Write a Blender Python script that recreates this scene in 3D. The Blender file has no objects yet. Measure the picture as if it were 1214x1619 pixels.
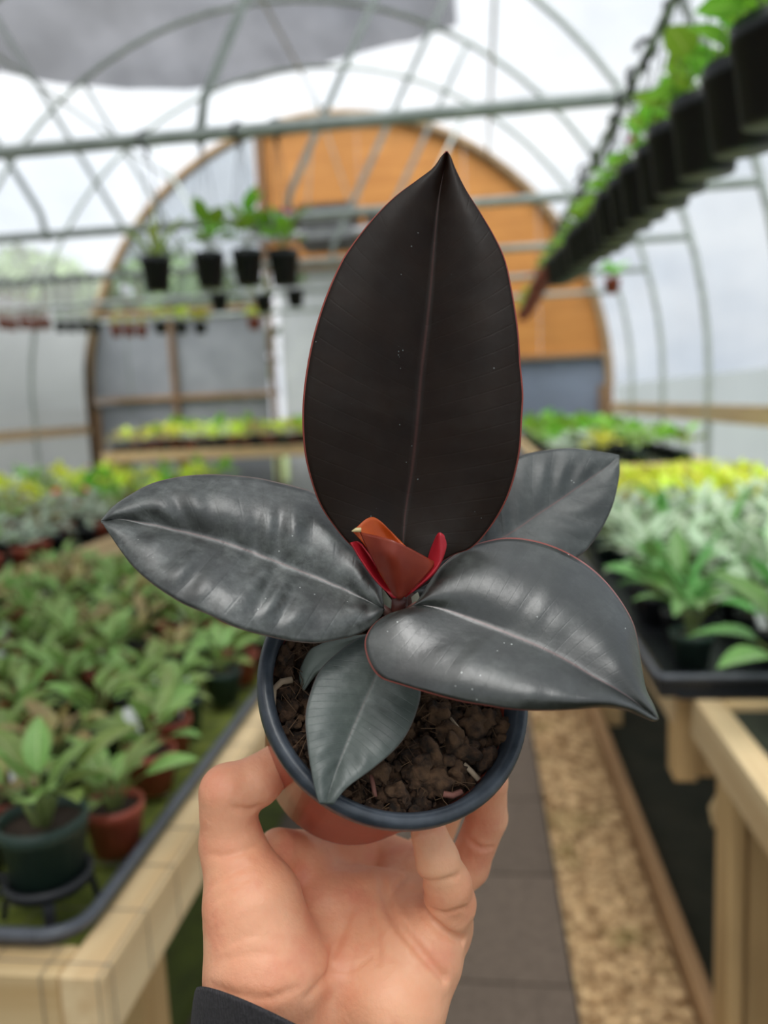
import bpy, bmesh, math, random
import numpy as np
from mathutils import Vector, Matrix

random.seed(7)
RNG = np.random.default_rng(11)
SC = bpy.context.scene
COL = SC.collection

# ------------------------------------------------------------------ camera
W, H, F = 1214.0, 1619.0, 1250.0
CAM = Vector((0, 0, 1.4))
YAW, PITCH, ROLL = math.radians(7.0), math.radians(7.8), math.radians(2.6)
fw = Vector((-math.sin(YAW)*math.cos(PITCH), math.cos(YAW)*math.cos(PITCH), -math.sin(PITCH)))
rt0 = Vector((math.cos(YAW), math.sin(YAW), 0)); up0 = rt0.cross(fw)
RT = rt0*math.cos(ROLL) - up0*math.sin(ROLL)
UP = up0*math.cos(ROLL) + rt0*math.sin(ROLL)
FW = fw
cam_data = bpy.data.cameras.new('camera'); cam = bpy.data.objects.new('camera', cam_data); COL.objects.link(cam)
m3 = Matrix((RT, UP, -FW)).transposed()
cam.matrix_world = Matrix.Translation(CAM) @ m3.to_4x4()
cam_data.sensor_fit = 'HORIZONTAL'; cam_data.sensor_width = 36.0; cam_data.lens = 36.0*F/W
cam_data.clip_start = 0.02; cam_data.clip_end = 200
cam_data.dof.use_dof = True; cam_data.dof.focus_distance = 0.305; cam_data.dof.aperture_fstop = 7.5
SC.camera = cam

# ------------------------------------------------------------------ view, world
SC.view_settings.view_transform = 'Standard'; SC.view_settings.look = 'None'
SC.view_settings.gamma = 1.0; SC.view_settings.use_curve_mapping = False
SC.view_settings.exposure = 1.05
world = bpy.data.worlds.new('overcast_sky'); SC.world = world; world.use_nodes = True
wn = world.node_tree.nodes; wl = world.node_tree.links; wn.clear()
wo = wn.new('ShaderNodeOutputWorld'); wb = wn.new('ShaderNodeBackground'); wb.inputs['Strength'].default_value = 0.50
tc = wn.new('ShaderNodeTexCoord'); nz = wn.new('ShaderNodeTexNoise'); nz.inputs['Scale'].default_value = 2.6; nz.inputs['Detail'].default_value = 5
mp = wn.new('ShaderNodeMapping'); mp.inputs['Scale'].default_value = (1, 1, 2.2)
rp = wn.new('ShaderNodeValToRGB'); rp.color_ramp.elements[0].position = .32; rp.color_ramp.elements[1].position = .68
rp.color_ramp.elements[0].color = (.55, .63, .75, 1); rp.color_ramp.elements[1].color = (1.12, 1.13, 1.14, 1)
wl.new(tc.outputs['Generated'], mp.inputs['Vector']); wl.new(mp.outputs['Vector'], nz.inputs['Vector'])
wl.new(nz.outputs['Fac'], rp.inputs['Fac']); wl.new(rp.outputs['Color'], wb.inputs['Color']); wl.new(wb.outputs['Background'], wo.inputs['Surface'])
sun_d = bpy.data.lights.new('veiled_sun_offscreen', 'SUN'); sun_d.energy = 4.4; sun_d.angle = math.radians(60); sun_d.color = (1, .97, .92)
sun = bpy.data.objects.new('veiled_sun_offscreen', sun_d); COL.objects.link(sun)
sun.rotation_euler = (math.radians(22), math.radians(-14), 0)

# ------------------------------------------------------------------ pixel helpers (a pixel is only a direction)
def pdir(px, py): return FW + RT*((px - W/2)/F) + UP*((H/2 - py)/F)
def V(px, py, d): return CAM + pdir(px, py)*d                      # d = distance along the optical axis
def cam2w(x, y, d): return CAM + RT*x + UP*y + FW*d
def project(P):
    v = Vector(P) - CAM; d = v.dot(FW)
    if d <= 1e-4: return (-9999, -9999, d)
    return (W/2 + F*v.dot(RT)/d, H/2 - F*v.dot(UP)/d, d)
def in_frame(P, m=90):
    x, y, d = project(P); return d > 0 and -m < x < W + m and -m < y < H + m

# ------------------------------------------------------------------ materials
def lin(c):
    return tuple(((v/255)/12.92 if v/255 <= .04045 else ((v/255+.055)/1.055)**2.4) for v in c) + (1,)
class NT:
    def __init__(s, name):
        s.m = bpy.data.materials.new(name); s.m.use_nodes = True
        s.t = s.m.node_tree; s.n = s.t.nodes; s.l = s.t.links
        s.b = s.n['Principled BSDF']; s.o = s.n['Material Output']
    def new(s, typ, **kw):
        n = s.n.new(typ)
        for k, v in kw.items(): setattr(n, k, v)
        return n
    def link(s, a, b): s.l.new(a, b)
    def set(s, **kw):
        for k, v in kw.items(): s.b.inputs[k].default_value = v
    def math(s, op, a, b=None, clamp=False):
        n = s.new('ShaderNodeMath', operation=op, use_clamp=clamp)
        for i, x in enumerate((a, b)):
            if x is None: continue
            if isinstance(x, (int, float)): n.inputs[i].default_value = x
            else: s.link(x, n.inputs[i])
        return n.outputs[0]
    def mix(s, fac, a, b):
        n = s.new('ShaderNodeMix', data_type='RGBA')
        for i, x in ((0, fac), (6, a), (7, b)):
            if isinstance(x, (int, float)): n.inputs[i].default_value = x
            elif isinstance(x, tuple): n.inputs[i].default_value = x
            else: s.link(x, n.inputs[i])
        return n.outputs[2]
    def noise(s, scale, detail=4, vec=None, mapscale=None, rough=.55):
        n = s.new('ShaderNodeTexNoise'); n.inputs['Scale'].default_value = scale; n.inputs['Detail'].default_value = detail
        n.inputs['Roughness'].default_value = rough
        if vec is None: vec = s.new('ShaderNodeTexCoord').outputs['Object']
        if mapscale:
            m = s.new('ShaderNodeMapping'); m.inputs['Scale'].default_value = mapscale; s.link(vec, m.inputs['Vector']); vec = m.outputs['Vector']
        s.link(vec, n.inputs['Vector']); return n.outputs['Fac']
    def ramp(s, fac, p0, p1, c0=(0, 0, 0, 1), c1=(1, 1, 1, 1)):
        n = s.new('ShaderNodeValToRGB'); e = n.color_ramp.elements
        e[0].position = p0; e[1].position = p1; e[0].color = c0; e[1].color = c1
        s.link(fac, n.inputs['Fac']); return n.outputs['Color']
    def bump(s, height, strength=.3, dist=.001):
        n = s.new('ShaderNodeBump'); n.inputs['Strength'].default_value = strength; n.inputs['Distance'].default_value = dist
        s.link(height, n.inputs['Height']); s.link(n.outputs['Normal'], s.b.inputs['Normal']); return n
MATS = {}
def plain(name, c1, c2=None, scale=20, rough=.5, bump=0, bdist=.001, metal=0, spec=.5, mapscale=None, rnd=0):
    if name in MATS: return MATS[name]
    t = NT(name); c1 = lin(c1); c2 = lin(c2) if c2 else c1
    f = t.noise(scale, 5, mapscale=mapscale)
    c = t.mix(t.ramp(f, .3, .7), c1, c2)
    if rnd:
        oi = t.new('ShaderNodeObjectInfo'); hsv = t.new('ShaderNodeHueSaturation')
        t.link(c, hsv.inputs['Color'])
        t.link(t.math('ADD', t.math('MULTIPLY', oi.outputs['Random'], rnd), 1 - rnd/2), hsv.inputs['Value'])
        c = hsv.outputs['Color']
    t.link(c, t.b.inputs['Base Color']); t.set(Roughness=rough, Metallic=metal, **{'Specular IOR Level': spec})
    if bump: t.bump(f, bump, bdist)
    MATS[name] = t.m; return t.m
def wood(name, c1, c2, axis, rough=.7):
    if name in MATS: return MATS[name]
    t = NT(name); sc = [26, 26, 26]; sc['xyz'.index(axis)] = 1.6
    f = t.noise(1.0, 6, mapscale=tuple(sc)); g = t.noise(3.0, 3)
    oi = t.new('ShaderNodeObjectInfo')
    c = t.mix(t.ramp(f, .32, .68), lin(c1), lin(c2))
    c = t.mix(t.math('MULTIPLY', t.ramp(g, .5, .75), .35), c, lin(tuple(int(v*.72) for v in c1)))
    hsv = t.new('ShaderNodeHueSaturation'); t.link(c, hsv.inputs['Color'])
    t.link(t.math('ADD', t.math('MULTIPLY', oi.outputs['Random'], .3), .85), hsv.inputs['Value'])
    t.link(hsv.outputs['Color'], t.b.inputs['Base Color']); t.set(Roughness=rough); t.bump(f, .35, .002)
    MATS[name] = t.m; return t.m
def film(name, transp, col=(.93, .95, .97, 1), scale=1.3):
    t = NT(name); t.n.remove(t.b)
    f = t.noise(scale, 4, mapscale=(1, .6, 1)); c = t.mix(t.ramp(f, .35, .7), tuple(v*.9 for v in col[:3]) + (1,), col)
    tr = t.new('ShaderNodeBsdfTransparent'); tl = t.new('ShaderNodeBsdfTranslucent'); gl = t.new('ShaderNodeBsdfGlossy')
    gl.inputs['Roughness'].default_value = .25
    t.link(c, tr.inputs['Color']); t.link(c, tl.inputs['Color'])
    m1 = t.new('ShaderNodeMixShader'); m1.inputs[0].default_value = 1 - transp
    t.link(tr.outputs[0], m1.inputs[1]); t.link(tl.outputs[0], m1.inputs[2])
    m2 = t.new('ShaderNodeMixShader'); m2.inputs[0].default_value = .04
    t.link(m1.outputs[0], m2.inputs[1]); t.link(gl.outputs[0], m2.inputs[2]); t.link(m2.outputs[0], t.o.inputs['Surface'])
    return t.m

# ------------------------------------------------------------------ mesh helpers
class MB:
    def __init__(s): s.v = []; s.f = []; s.uv = None
    def add(s, vs, fs):
        o = len(s.v); s.v += [tuple(v) for v in vs]; s.f += [tuple(i + o for i in f) for f in fs]; return s
    def box(s, c, d, rot=None):
        c = Vector(c); vs = []
        for x in (-.5, .5):
            for y in (-.5, .5):
                for z in (-.5, .5):
                    p = Vector((x*d[0], y*d[1], z*d[2])); p = rot @ p if rot else p; vs.append(c + p)
        return s.add(vs, [(0, 1, 3, 2), (4, 6, 7, 5), (0, 4, 5, 1), (2, 3, 7, 6), (0, 2, 6, 4), (1, 5, 7, 3)])
    def beam(s, a, b, w, h, up=(0, 0, 1)):
        a, b = Vector(a), Vector(b); y = (b - a).normalized(); x = y.cross(Vector(up)).normalized(); z = x.cross(y)
        return s.box((a + b)/2, (w, (b - a).length, h), Matrix((x, y, z)).transposed())
    def tube(s, pts, r, n=8, cap=True):
        pts = [Vector(p) for p in pts]; rs = r if isinstance(r, (list, tuple)) else [r]*len(pts)
        t0 = (pts[1] - pts[0]).normalized(); ref = Vector((0, 0, 1)) if abs(t0.z) < .9 else Vector((1, 0, 0))
        u = t0.cross(ref).normalized(); vs = []
        for i, p in enumerate(pts):
            t = (pts[min(i+1, len(pts)-1)] - pts[max(i-1, 0)]).normalized()
            u = (u - t*u.dot(t)).normalized(); w = t.cross(u)
            for k in range(n):
                a = 2*math.pi*k/n; vs.append(p + (u*math.cos(a) + w*math.sin(a))*rs[i])
        fs = [(i*n+k, i*n+(k+1) % n, (i+1)*n+(k+1) % n, (i+1)*n+k) for i in range(len(pts)-1) for k in range(n)]
        if cap: fs += [tuple(range(n))[::-1], tuple((len(pts)-1)*n+k for k in range(n))]
        return s.add(vs, fs)
    def lathe(s, prof, n=24, close=False):
        vs = [(r*math.cos(2*math.pi*k/n), r*math.sin(2*math.pi*k/n), z) for r, z in prof for k in range(n)]
        m = len(prof)
        fs = [(i*n+k, i*n+(k+1) % n, ((i+1) % m)*n+(k+1) % n, ((i+1) % m)*n+k) for i in range(m if close else m-1) for k in range(n)]
        return s.add(vs, fs)
    def mesh(s, name, mat=None, smooth=False):
        me = bpy.data.meshes.new(name); me.from_pydata(s.v, [], s.f); me.validate()
        if mat: me.materials.append(mat)
        if smooth: me.polygons.foreach_set('use_smooth', [True]*len(me.polygons))
        me.update(); return me
    def build(s, name, mat, parent=None, smooth=False, center=True):
        if center and s.v and parent is None:
            a = np.array(s.v); lo, hi = a.min(0), a.max(0); c = Vector(((lo[0]+hi[0])/2, (lo[1]+hi[1])/2, lo[2]))
            s.v = [tuple(Vector(v) - c) for v in s.v]
            o = link(name, s.mesh(name, mat, smooth)); o.location = c; return o
        if center and parent is not None and s.v:
            a = np.array(s.v); c = Vector((a.min(0) + a.max(0))/2); s.v = [tuple(Vector(v) - c) for v in s.v]
            o = link(name, s.mesh(name, mat, smooth), parent); o.location = parent.matrix_world.inverted() @ c if False else c - root_loc(parent); return o
        return link(name, s.mesh(name, mat, smooth), parent)
def root_loc(p):
    v = Vector(p.location)
    while p.parent: p = p.parent; v += Vector(p.location)
    return v
def link(name, data, parent=None):
    o = bpy.data.objects.new(name, data); COL.objects.link(o)
    if parent: o.parent = parent
    return o
def tag(o, label=None, cat=None, group=None, kind=None):
    for k, v in (('label', label), ('category', cat), ('group', group), ('kind', kind)):
        if v: o[k] = v
    return o
def thing(name, loc, label, cat, group=None, rz=0):
    o = link(name, None); o.location = loc; o.rotation_euler = (0, 0, rz); o.empty_display_size = .05
    return tag(o, label, cat, group)
def bevel(o, w=.003, seg=2):
    m = o.modifiers.new('bevel', 'BEVEL'); m.width = w; m.segments = seg; m.limit_method = 'ANGLE'; return o

# ================================================================== GREENHOUSE SHELL
XC, A_, B_, Z0 = -1.65, 3.2, 3.25, 1.5        # cross-section: straight legs to Z0, then a half ellipse
YEND, YBACK = 9.6, -7.7
HOOPS = [9.6 - 1.33*k for k in range(1, 13)]
def roof(th, off=0.0): return Vector((XC + (A_+off)*math.cos(th), 0, Z0 + (B_+off)*math.sin(th)))
M_STEEL = plain('galvanised_pipe', (176, 184, 180), (146, 154, 150), 14, .42, .1, .0005, metal=.25)
M_FILM = film('greenhouse_film', .80); M_FILMW = film('side_wall_film', .06, (.84, .87, .90, 1)); M_FILML = film('left_wall_sheet', .05, (.30, .31, .32, 1))
M_FILM_CLEAR = film('clear_film', .88)
M_GROUND = plain('bare_ground', (62, 60, 46), (40, 44, 30), 5, .95, .8, .02)
M_MOSSG = plain('mossy_ground', (104, 116, 48), (70, 78, 40), 9, .95, .8, .01)

g = MB(); g.box((-1.65, 1, -.06), (14, 28, .08)); fl = g.build('floor', M_GROUND); tag(fl, kind='structure')
# the soil under the left benches is grown over with moss
mb = MB(); nx, ny = 30, 60
vs = [(-4.75 + 4.22*i/nx, .3 + 9.2*j/ny, -.018 + .012*RNG.random()) for j in range(ny+1) for i in range(nx+1)]
mb.add(vs, [(j*(nx+1)+i, j*(nx+1)+i+1, (j+1)*(nx+1)+i+1, (j+1)*(nx+1)+i) for j in range(ny) for i in range(nx)])
o = mb.build('moss_cover', M_MOSSG, smooth=True); tag(o, 'green moss growing on the ground below the left benches', 'moss', kind='stuff')

def arc_sheet(th0, th1, y0, y1, off, nt=40, ny=12):
    m = MB(); vs = []
    for j in range(ny+1):
        for i in range(nt+1):
            p = roof(th0 + (th1-th0)*i/nt, off + .004*math.sin(i*1.3+j*2.1)); vs.append((p.x, y0 + (y1-y0)*j/ny, p.z))
    m.add(vs, [(j*(nt+1)+i, j*(nt+1)+i+1, (j+1)*(nt+1)+i+1, (j+1)*(nt+1)+i) for j in range(ny) for i in range(nt)]); return m
o = arc_sheet(0, math.pi, YBACK, YEND, .055).build('ceiling', M_FILM, smooth=True); tag(o, kind='structure')
for side, xx in (('left', XC-A_-.055), ('right', XC+A_+.055)):
    m = MB(); m.add([(xx, YBACK, 0), (xx, YEND, 0), (xx, YEND, Z0), (xx, YBACK, Z0)], [(0, 1, 2, 3)])
    o = m.build('wall_' + side, M_FILMW if side == 'right' else M_FILML); tag(o, kind='structure')
    m = MB(); m.box((xx + (.05 if side == 'left' else -.05), (YBACK+YEND)/2, 1.24), (.04, YEND-YBACK-.1, .11))
    o = m.build('trim_1' if side == 'left' else 'trim_2', wood('hip_board_wood', (206, 180, 148), (180, 152, 118), 'y')); tag(o, kind='structure')
th_c = math.asin((2.62-Z0)/B_)
o = arc_sheet(math.pi-th_c, math.pi, YBACK+.1, YEND-.1, .034, 10, 24).build('side_curtain', film('grey_curtain', .03, (.34, .35, .36, 1)), smooth=True)
tag(o, 'grey curtain sheet along the lower left side of the roof', 'curtain')
# wall behind the photographer: film on an arch
m = MB(); ring = [roof(math.pi*i/24, .05) for i in range(25)]
pts = [(XC+A_+.05, YBACK, 0)] + [(p.x, YBACK, p.z) for p in ring] + [(XC-A_-.05, YBACK, 0)]
m.add(pts, [tuple(range(len(pts)))]); o = m.build('wall_front', M_FILM); tag(o, kind='structure')

# hoops with their tie bar and braces
GX = lambda z: z
def hoop_z(X): return Z0 + B_*math.sqrt(max(0, 1-((X-XC)/A_)**2))
proto = None
HOOP_LABEL = 'galvanised greenhouse hoop with tie bar and slanting braces'
parts = []
m = MB(); path = [(XC-A_, 0, 0), (XC-A_, 0, .8), (XC-A_, 0, Z0)] + [(roof(math.pi-math.pi*i/40).x, 0, roof(math.pi-math.pi*i/40).z) for i in range(1, 40)] + [(XC+A_, 0, Z0), (XC+A_, 0, .8), (XC+A_, 0, 0)]
parts.append(('hoop_pipe', m.tube(path, .021, 10).mesh('hoop_pipe', M_STEEL, True)))
ZB = 2.4; half = A_*math.sqrt(1-((ZB-Z0)/B_)**2)
m = MB().tube([(XC-half, 0, ZB), (XC+half, 0, ZB)], .024, 10); parts.append(('tie_bar', m.mesh('tie_bar', M_STEEL, True)))
for sgn in (-1, 1):
    b = Vector((XC+sgn*.67, 0, ZB)); tX = XC + sgn*1.66
    m = MB().tube([b + Vector((0, 0, -.03)), b + Vector((sgn*.03, 0, .12)), (tX, 0, hoop_z(tX))], .018, 8); parts.append(('brace', m.mesh('brace', M_STEEL, True)))
HOOP_NOTE = {0: 'galvanised hoop with braces standing closest to the plywood end wall', 1: 'galvanised hoop crossing the far edge of the grey shade cloth',
 2: 'galvanised hoop whose tie bar carries the far row of clay-red pots', 3: 'galvanised hoop whose tie bar carries three small black pots', 4: 'galvanised hoop whose tie bar carries the grassy and the flowering pots'}
for k, Y in enumerate(HOOPS):
    t = thing('greenhouse_hoop', (0, Y, 0), HOOP_NOTE.get(k, HOOP_LABEL), 'hoop', 'greenhouse hoops')
    for nme, me in parts: link(nme, me, t)
for X in (XC, XC-1.85, XC+1.85):
    z = hoop_z(X) - .035
    o = MB().tube([(X, YBACK+.1, z), (X, YEND-.06, z)], .014, 8).build('purlin_pipe', M_STEEL, smooth=True)
    tag(o, 'long galvanised purlin pipe ' + ('under the ridge of the roof' if X == XC else 'along the left slope of the roof' if X < XC else 'along the right slope of the roof'), 'pipe')

# shade cloth lying on the hoops under the film; far edge traced on the roof surface
def roof_hit(px, py, off=.035):
    d = pdir(px, py); a, b = A_+off, B_+off
    ox, oz = CAM.x-XC, CAM.z-Z0
    qa = (d.x/a)**2 + (d.z/b)**2; qb = 2*(ox*d.x/a**2 + oz*d.z/b**2); qc = (ox/a)**2 + (oz/b)**2 - 1
    t = (-qb + math.sqrt(qb*qb-4*qa*qc))/(2*qa); P = CAM + d*t
    return math.atan2((P.z-Z0)/b, (P.x-XC)/a), P.y
edge = sorted(roof_hit(*p) for p in ((722, 40), (650, 66), (560, 88), (480, 112), (400, 132), (300, 143), (200, 142), (110, 135), (50, 125), (0, 112)))
ths = np.array([e[0] for e in edge]); ys = np.array([e[1] for e in edge])
t0, t1 = ths[0], min(ths[-1]+.35, 2.95)
m = MB(); NT_, NY_ = 70, 90; vs = []
for j in range(NY_+1):
    for i in range(NT_+1):
        th = t0 + (t1-t0)*i/NT_; ye = float(np.interp(th, ths, ys)); y = -5.5 + (ye+5.5)*j/NY_
        s = 1 if j < NY_-1 else .6
        w = .010*math.sin(y*5.2 + 2.5*math.sin(th*4)) + .006*math.sin(th*23 + y*1.5) + .004*math.sin(y*13+th*7)
        p = roof(th, .034 + w*.8*s); vs.append((p.x, y, p.z))
m.add(vs, [(j*(NT_+1)+i, j*(NT_+1)+i+1, (j+1)*(NT_+1)+i+1, (j+1)*(NT_+1)+i) for j in range(NY_) for i in range(NT_)])
t = NT('grey_shade_cloth'); t.n.remove(t.b)
f = t.noise(1.4, 5, mapscale=(1.5, .7, 1.5)); c = t.mix(t.ramp(f, .35, .65), lin((72, 72, 77)), lin((102, 102, 108)))
df = t.new('ShaderNodeBsdfDiffuse'); tl = t.new('ShaderNodeBsdfTranslucent'); tr = t.new('ShaderNodeBsdfTransparent')
t.link(c, df.inputs[0]); t.link(c, tl.inputs[0])
ma = t.new('ShaderNodeMixShader'); ma.inputs[0].default_value = .55; t.link(df.outputs[0], ma.inputs[1]); t.link(tl.outputs[0], ma.inputs[2])
mbx = t.new('ShaderNodeMixShader'); mbx.inputs[0].default_value = .16; t.link(ma.outputs[0], mbx.inputs[1]); t.link(tr.outputs[0], mbx.inputs[2]); t.link(mbx.outputs[0], t.o.inputs['Surface'])
o = m.build('shade_cloth', t.m, smooth=True); tag(o, 'grey shade cloth spread under the plastic roof', 'cloth')

# ------------------------------------------------------------------ end wall
M_PLY = wood('plywood', (190, 130, 62), (168, 108, 44), 'x', .6)
M_STUDX = wood('stud_x', (150, 118, 84), (122, 92, 62), 'x'); M_STUDZ = wood('stud_z', (128, 100, 72), (100, 76, 54), 'z')
M_ARCHW = wood('arch_wood', (150, 124, 92), (120, 98, 72), 'x')
M_GREYP = plain('grey_sheet', (136, 140, 146), (116, 120, 126), 3, .6)
M_WHITEP = plain('white_sheet', (214, 218, 222), (196, 200, 206), 3, .5)
wall = link('wall_back', None); wall.location = (0, YEND, 0); tag(wall, kind='structure')
def clip_arch(x0, x1, z0, z1, off=0.0, n=14):
    """rectangle clipped by the arch, as an outline"""
    top = []
    for i in range(n+1):
        x = x0 + (x1-x0)*i/n; u = (x-XC)/(A_+off)
        zt = Z0 + (B_+off)*math.sqrt(max(0, 1-u*u)) if abs(u) < 1 else z0
        top.append((x, min(z1, max(zt, z0+1e-4))))
    return [(x0, z0), (x1, z0)] + top[::-1]
def wall_panel(name, x0, x1, z0, z1, y, th, mat):
    ol = clip_arch(x0, x1, z0, z1); n = len(ol); m = MB()
    m.add([(x, y, z) for x, z in ol] + [(x, y+th, z) for x, z in ol],
          [tuple(range(n)), tuple(range(n, 2*n))[::-1]] + [(i, i+n, (i+1) % n+n, (i+1) % n) for i in range(n)])
    o = link(name, m.mesh(name, mat), wall); return o
XL, XR = XC-A_+.01, XC+A_-.01
# plywood sheets: right part down to the sill, upper sheets as far as the ridge
for x0, x1, z0, z1 in ((-2.52, -1.30, 3.05, 5), (-1.295, -.075, 3.05, 5), (-.07, .75, 1.86, 5), (.755, XR, 1.86, 5)):
    wall_panel('plywood_sheet', x0, x1, z0, z1, -.02, .012, M_PLY)
wall_panel('sill_sheet', -.07, XR, .1, 1.85, -.02, .012, plain('blue_grey_sheet', (112, 122, 140), (98, 106, 122), 3, .6))
for x0, x1 in ((XL, -4.3), (-4.29, -3.72), (-3.68, -2.52)):
    wall_panel('grey_panel', x0, x1, 1.62, 2.62, -.02, .01, M_GREYP)
    wall_panel('lower_panel', x0, x1, .05, 1.56, -.02, .01, M_GREYP)
wall_panel('white_door_panel', -2.34, -.1, .1, 3.02, -.02, .012, M_WHITEP)
wall_panel('film_panel', XL, -2.53, 2.64, 5, -.02, .002, M_FILM_CLEAR)
def stud(name, a, b, w=.09, d=.05, mat=None, y=-.06):
    m = MB().beam((a[0], y, a[1]), (b[0], y, b[1]), d, w, (0, 1, 0)); return link(name, m.mesh(name, mat), wall)
for x, zt in ((-3.70, 2.7), (-2.45, 4.55), (-4.82, 2.3), (-.09, 3.1)): stud('stud', (x, 0), (x, zt), .08, .06, M_STUDZ)
for x0, x1, z in ((XL, -2.4, 1.59), (XL, -2.4, 2.64), (-2.45, -.05, 3.04), (-.05, XR, 1.855)): stud('wall_rail', (x0, z), (x1, z), .08, .05, M_STUDX, -.05)
m = MB(); n = 40; vs = []
for i in range(n+1):
    for off in (-.06, .03):
        p = roof(math.pi*i/n, off)
        for y in (-.1, -.015): vs.append((p.x, y, p.z))
fs = []
for i in range(n):
    a, b = 4*i, 4*i+4
    fs += [(a, b, b+1, a+1), (a+2, a+3, b+3, b+2), (a, a+2, b+2, b), (a+1, b+1, b+3, a+3)]
m.add(vs, fs); link('arch_board', m.mesh('arch_board', M_ARCHW, True), wall)
for sx in (-1, 1):
    x = XC + sx*(A_-.06); m = MB().box((x, -.06, Z0/2), (.16, .08, Z0)); link('corner_post', m.mesh('corner_post', M_STUDZ), wall)

# unit heater hung in front of the plywood
M_HEAT = plain('heater_sheet_metal', (96, 92, 90), (74, 72, 72), 8, .5, metal=.3)
M_PALE = plain('pale_duct', (190, 192, 196), (170, 172, 178), 5, .45, metal=.2)
ht = thing('unit_heater', (-1.55, 8.95, 3.12), 'dark metal heater unit hung before the plywood end wall', 'heater')
def part(name, mb_, mat, parent, smooth=False): return link(name, mb_.mesh(name, mat, smooth), parent)
part('casing', MB().box((0, 0, .22), (.62, .5, .42)), M_HEAT, ht)
part('side_casing', MB().box((.66, .05, .18), (.5, .4, .34)), M_HEAT, ht)
part('side_casing', MB().box((-.62, .05, .30), (.5, .4, .26)), M_HEAT, ht)
part('duct', MB().tube([(-.9, -.22, .12), (1.0, -.22, .12)], .05, 12), M_PALE, ht, True)
for k in range(6): part('louvre', MB().box((0, -.26, .08+.055*k), (.54, .03, .012), Matrix.Rotation(.5, 3, 'X')), M_PALE, ht)
part('fan_shroud', MB().lathe([(.16, 0), (.17, .0), (.17, .05), (.15, .05), (.15, .0)], 20), M_HEAT, ht)
for x in (-.25, .25): part('hanger_rod', MB().tube([(x, 0, .42), (-.1, 0, 1.595)], .008, 6), M_STEEL, ht)

# ------------------------------------------------------------------ trees outside, seen through the clear film
def leaf_cloud(center, rad, n, size):
    m = MB(); vs = []; fs = []
    for i in range(n):
        d = RNG.normal(size=3); d /= np.linalg.norm(d); p = np.array(center) + d*np.array(rad)*RNG.random()**.4
        a = RNG.normal(size=3); a /= np.linalg.norm(a); b = np.cross(a, RNG.normal(size=3)); b /= np.linalg.norm(b)
        s = size*(.6+.8*RNG.random()); o = len(vs)
        vs += [tuple(p-a*s), tuple(p+b*s*.45), tuple(p+a*s), tuple(p-b*s*.45)]; fs.append((o, o+1, o+2, o+3))
    return m.add(vs, fs)
M_TREEL = plain('outdoor_foliage', (120, 150, 84), (92, 124, 62), 3, .6, rnd=.2); M_BARK = plain('bark', (96, 82, 66), (70, 60, 48), 12, .9, .6, .01)
for x, y, h, lab in ((-5.0, 13.2, 2.6, 'leafy tree outside close behind the film end wall'), (-1.0, 17.5, 4.2, 'taller leafy tree outside behind the plywood wall'), (-8.6, 7.4, 3.1, 'leafy tree outside left next to the middle hoops'), (-8.9, 11.2, 3.4, 'leafy tree outside left near the corner of the end wall'), (-8.8, 15.2, 3.3, 'leafy tree outside left beyond the end wall')):
    t = thing('broadleaf_tree', (x, y, -.02), lab, 'tree')
    part('trunk', MB().tube([(0, 0, 0), (.05, 0, h*.5), (0, .1, h)], [.16, .12, .05], 8), M_BARK, t, True)
    o = part('crown', leaf_cloud((0, 0, h), (1.7, 1.5, 1.5), 1800, .2), M_TREEL, t); o['kind'] = 'stuff'
g = MB().box((0, 15, -.066), (90, 90, .08)); o = g.build('ground', plain('outdoor_grass', (108, 122, 74), (86, 100, 58), 2, .9)); tag(o, kind='structure')

# ------------------------------------------------------------------ path
M_PAVER = plain('brown_paver', (112, 98, 86), (92, 80, 70), 60, .85, .35, .002, rnd=.18)
pm = MB().box((0, 0, 0), (.436, .434, .05)).mesh('paver', M_PAVER)
for k in range(-1, 17):
    for j, X in enumerate((-.035, -.475)):
        Y = 1.724 + .44*k - .22
        if X < -.3 and Y > 9: continue
        o = link('paver', pm, fl); o.location = (X, Y, .0) - Vector(fl.location) if False else Vector((X, Y, .0)) - Vector(fl.location)
        o.rotation_euler = (random.uniform(-.006, .006), random.uniform(-.006, .006), random.uniform(-.006, .006))
# strip of wood chip and gravel
M_CHIP = plain('wood_chip', (176, 140, 92), (120, 96, 54), 45, .9, rnd=0)
t = NT('chip_mix'); f = t.noise(34, 4); f2 = t.noise(5, 3)
c = t.mix(t.ramp(f, .35, .65), lin((134, 100, 62)), lin((224, 192, 146))); c = t.mix(t.math('MULTIPLY', t.ramp(f2, .55, .75), .55), c, lin((120, 116, 52)))
t.link(c, t.b.inputs['Base Color']); t.set(Roughness=.9)
m = MB(); ico = bmesh.new(); bmesh.ops.create_icosphere(ico, subdivisions=1, radius=1); iv = [v.co.copy() for v in ico.verts]; ifc = [[v.index for v in f.verts] for f in ico.faces]; ico.free()
m.box((.317, 4.6, -.005), (.25, 8.6, .03))
for k in range(5200):
    y = .9 + 7.8*RNG.random()**1.6; x = .208 + .216*RNG.random(); s = .008+.010*RNG.random()
    R = Matrix.Rotation(RNG.random()*6.3, 3, 'Z') @ Matrix.Rotation(RNG.random()*2, 3, 'X')
    m.add([R @ Vector((v.x*s*1.6, v.y*s, v.z*s*.6)) + Vector((x, y, .012+.012*RNG.random())) for v in iv], ifc)
o = m.build('chip_strip', t.m); tag(o, 'strip of brown wood chip and gravel beside the pavers', 'gravel', kind='stuff')
M_BRD = wood('edging_wood', (196, 156, 112), (160, 122, 84), 'y')
o = bevel(MB().box((.466, 4.9, .025), (.036, 8.0, .09)).build('timber_edging', M_BRD)); tag(o, 'long timber edging board holding the wood chip strip', 'board')

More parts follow.
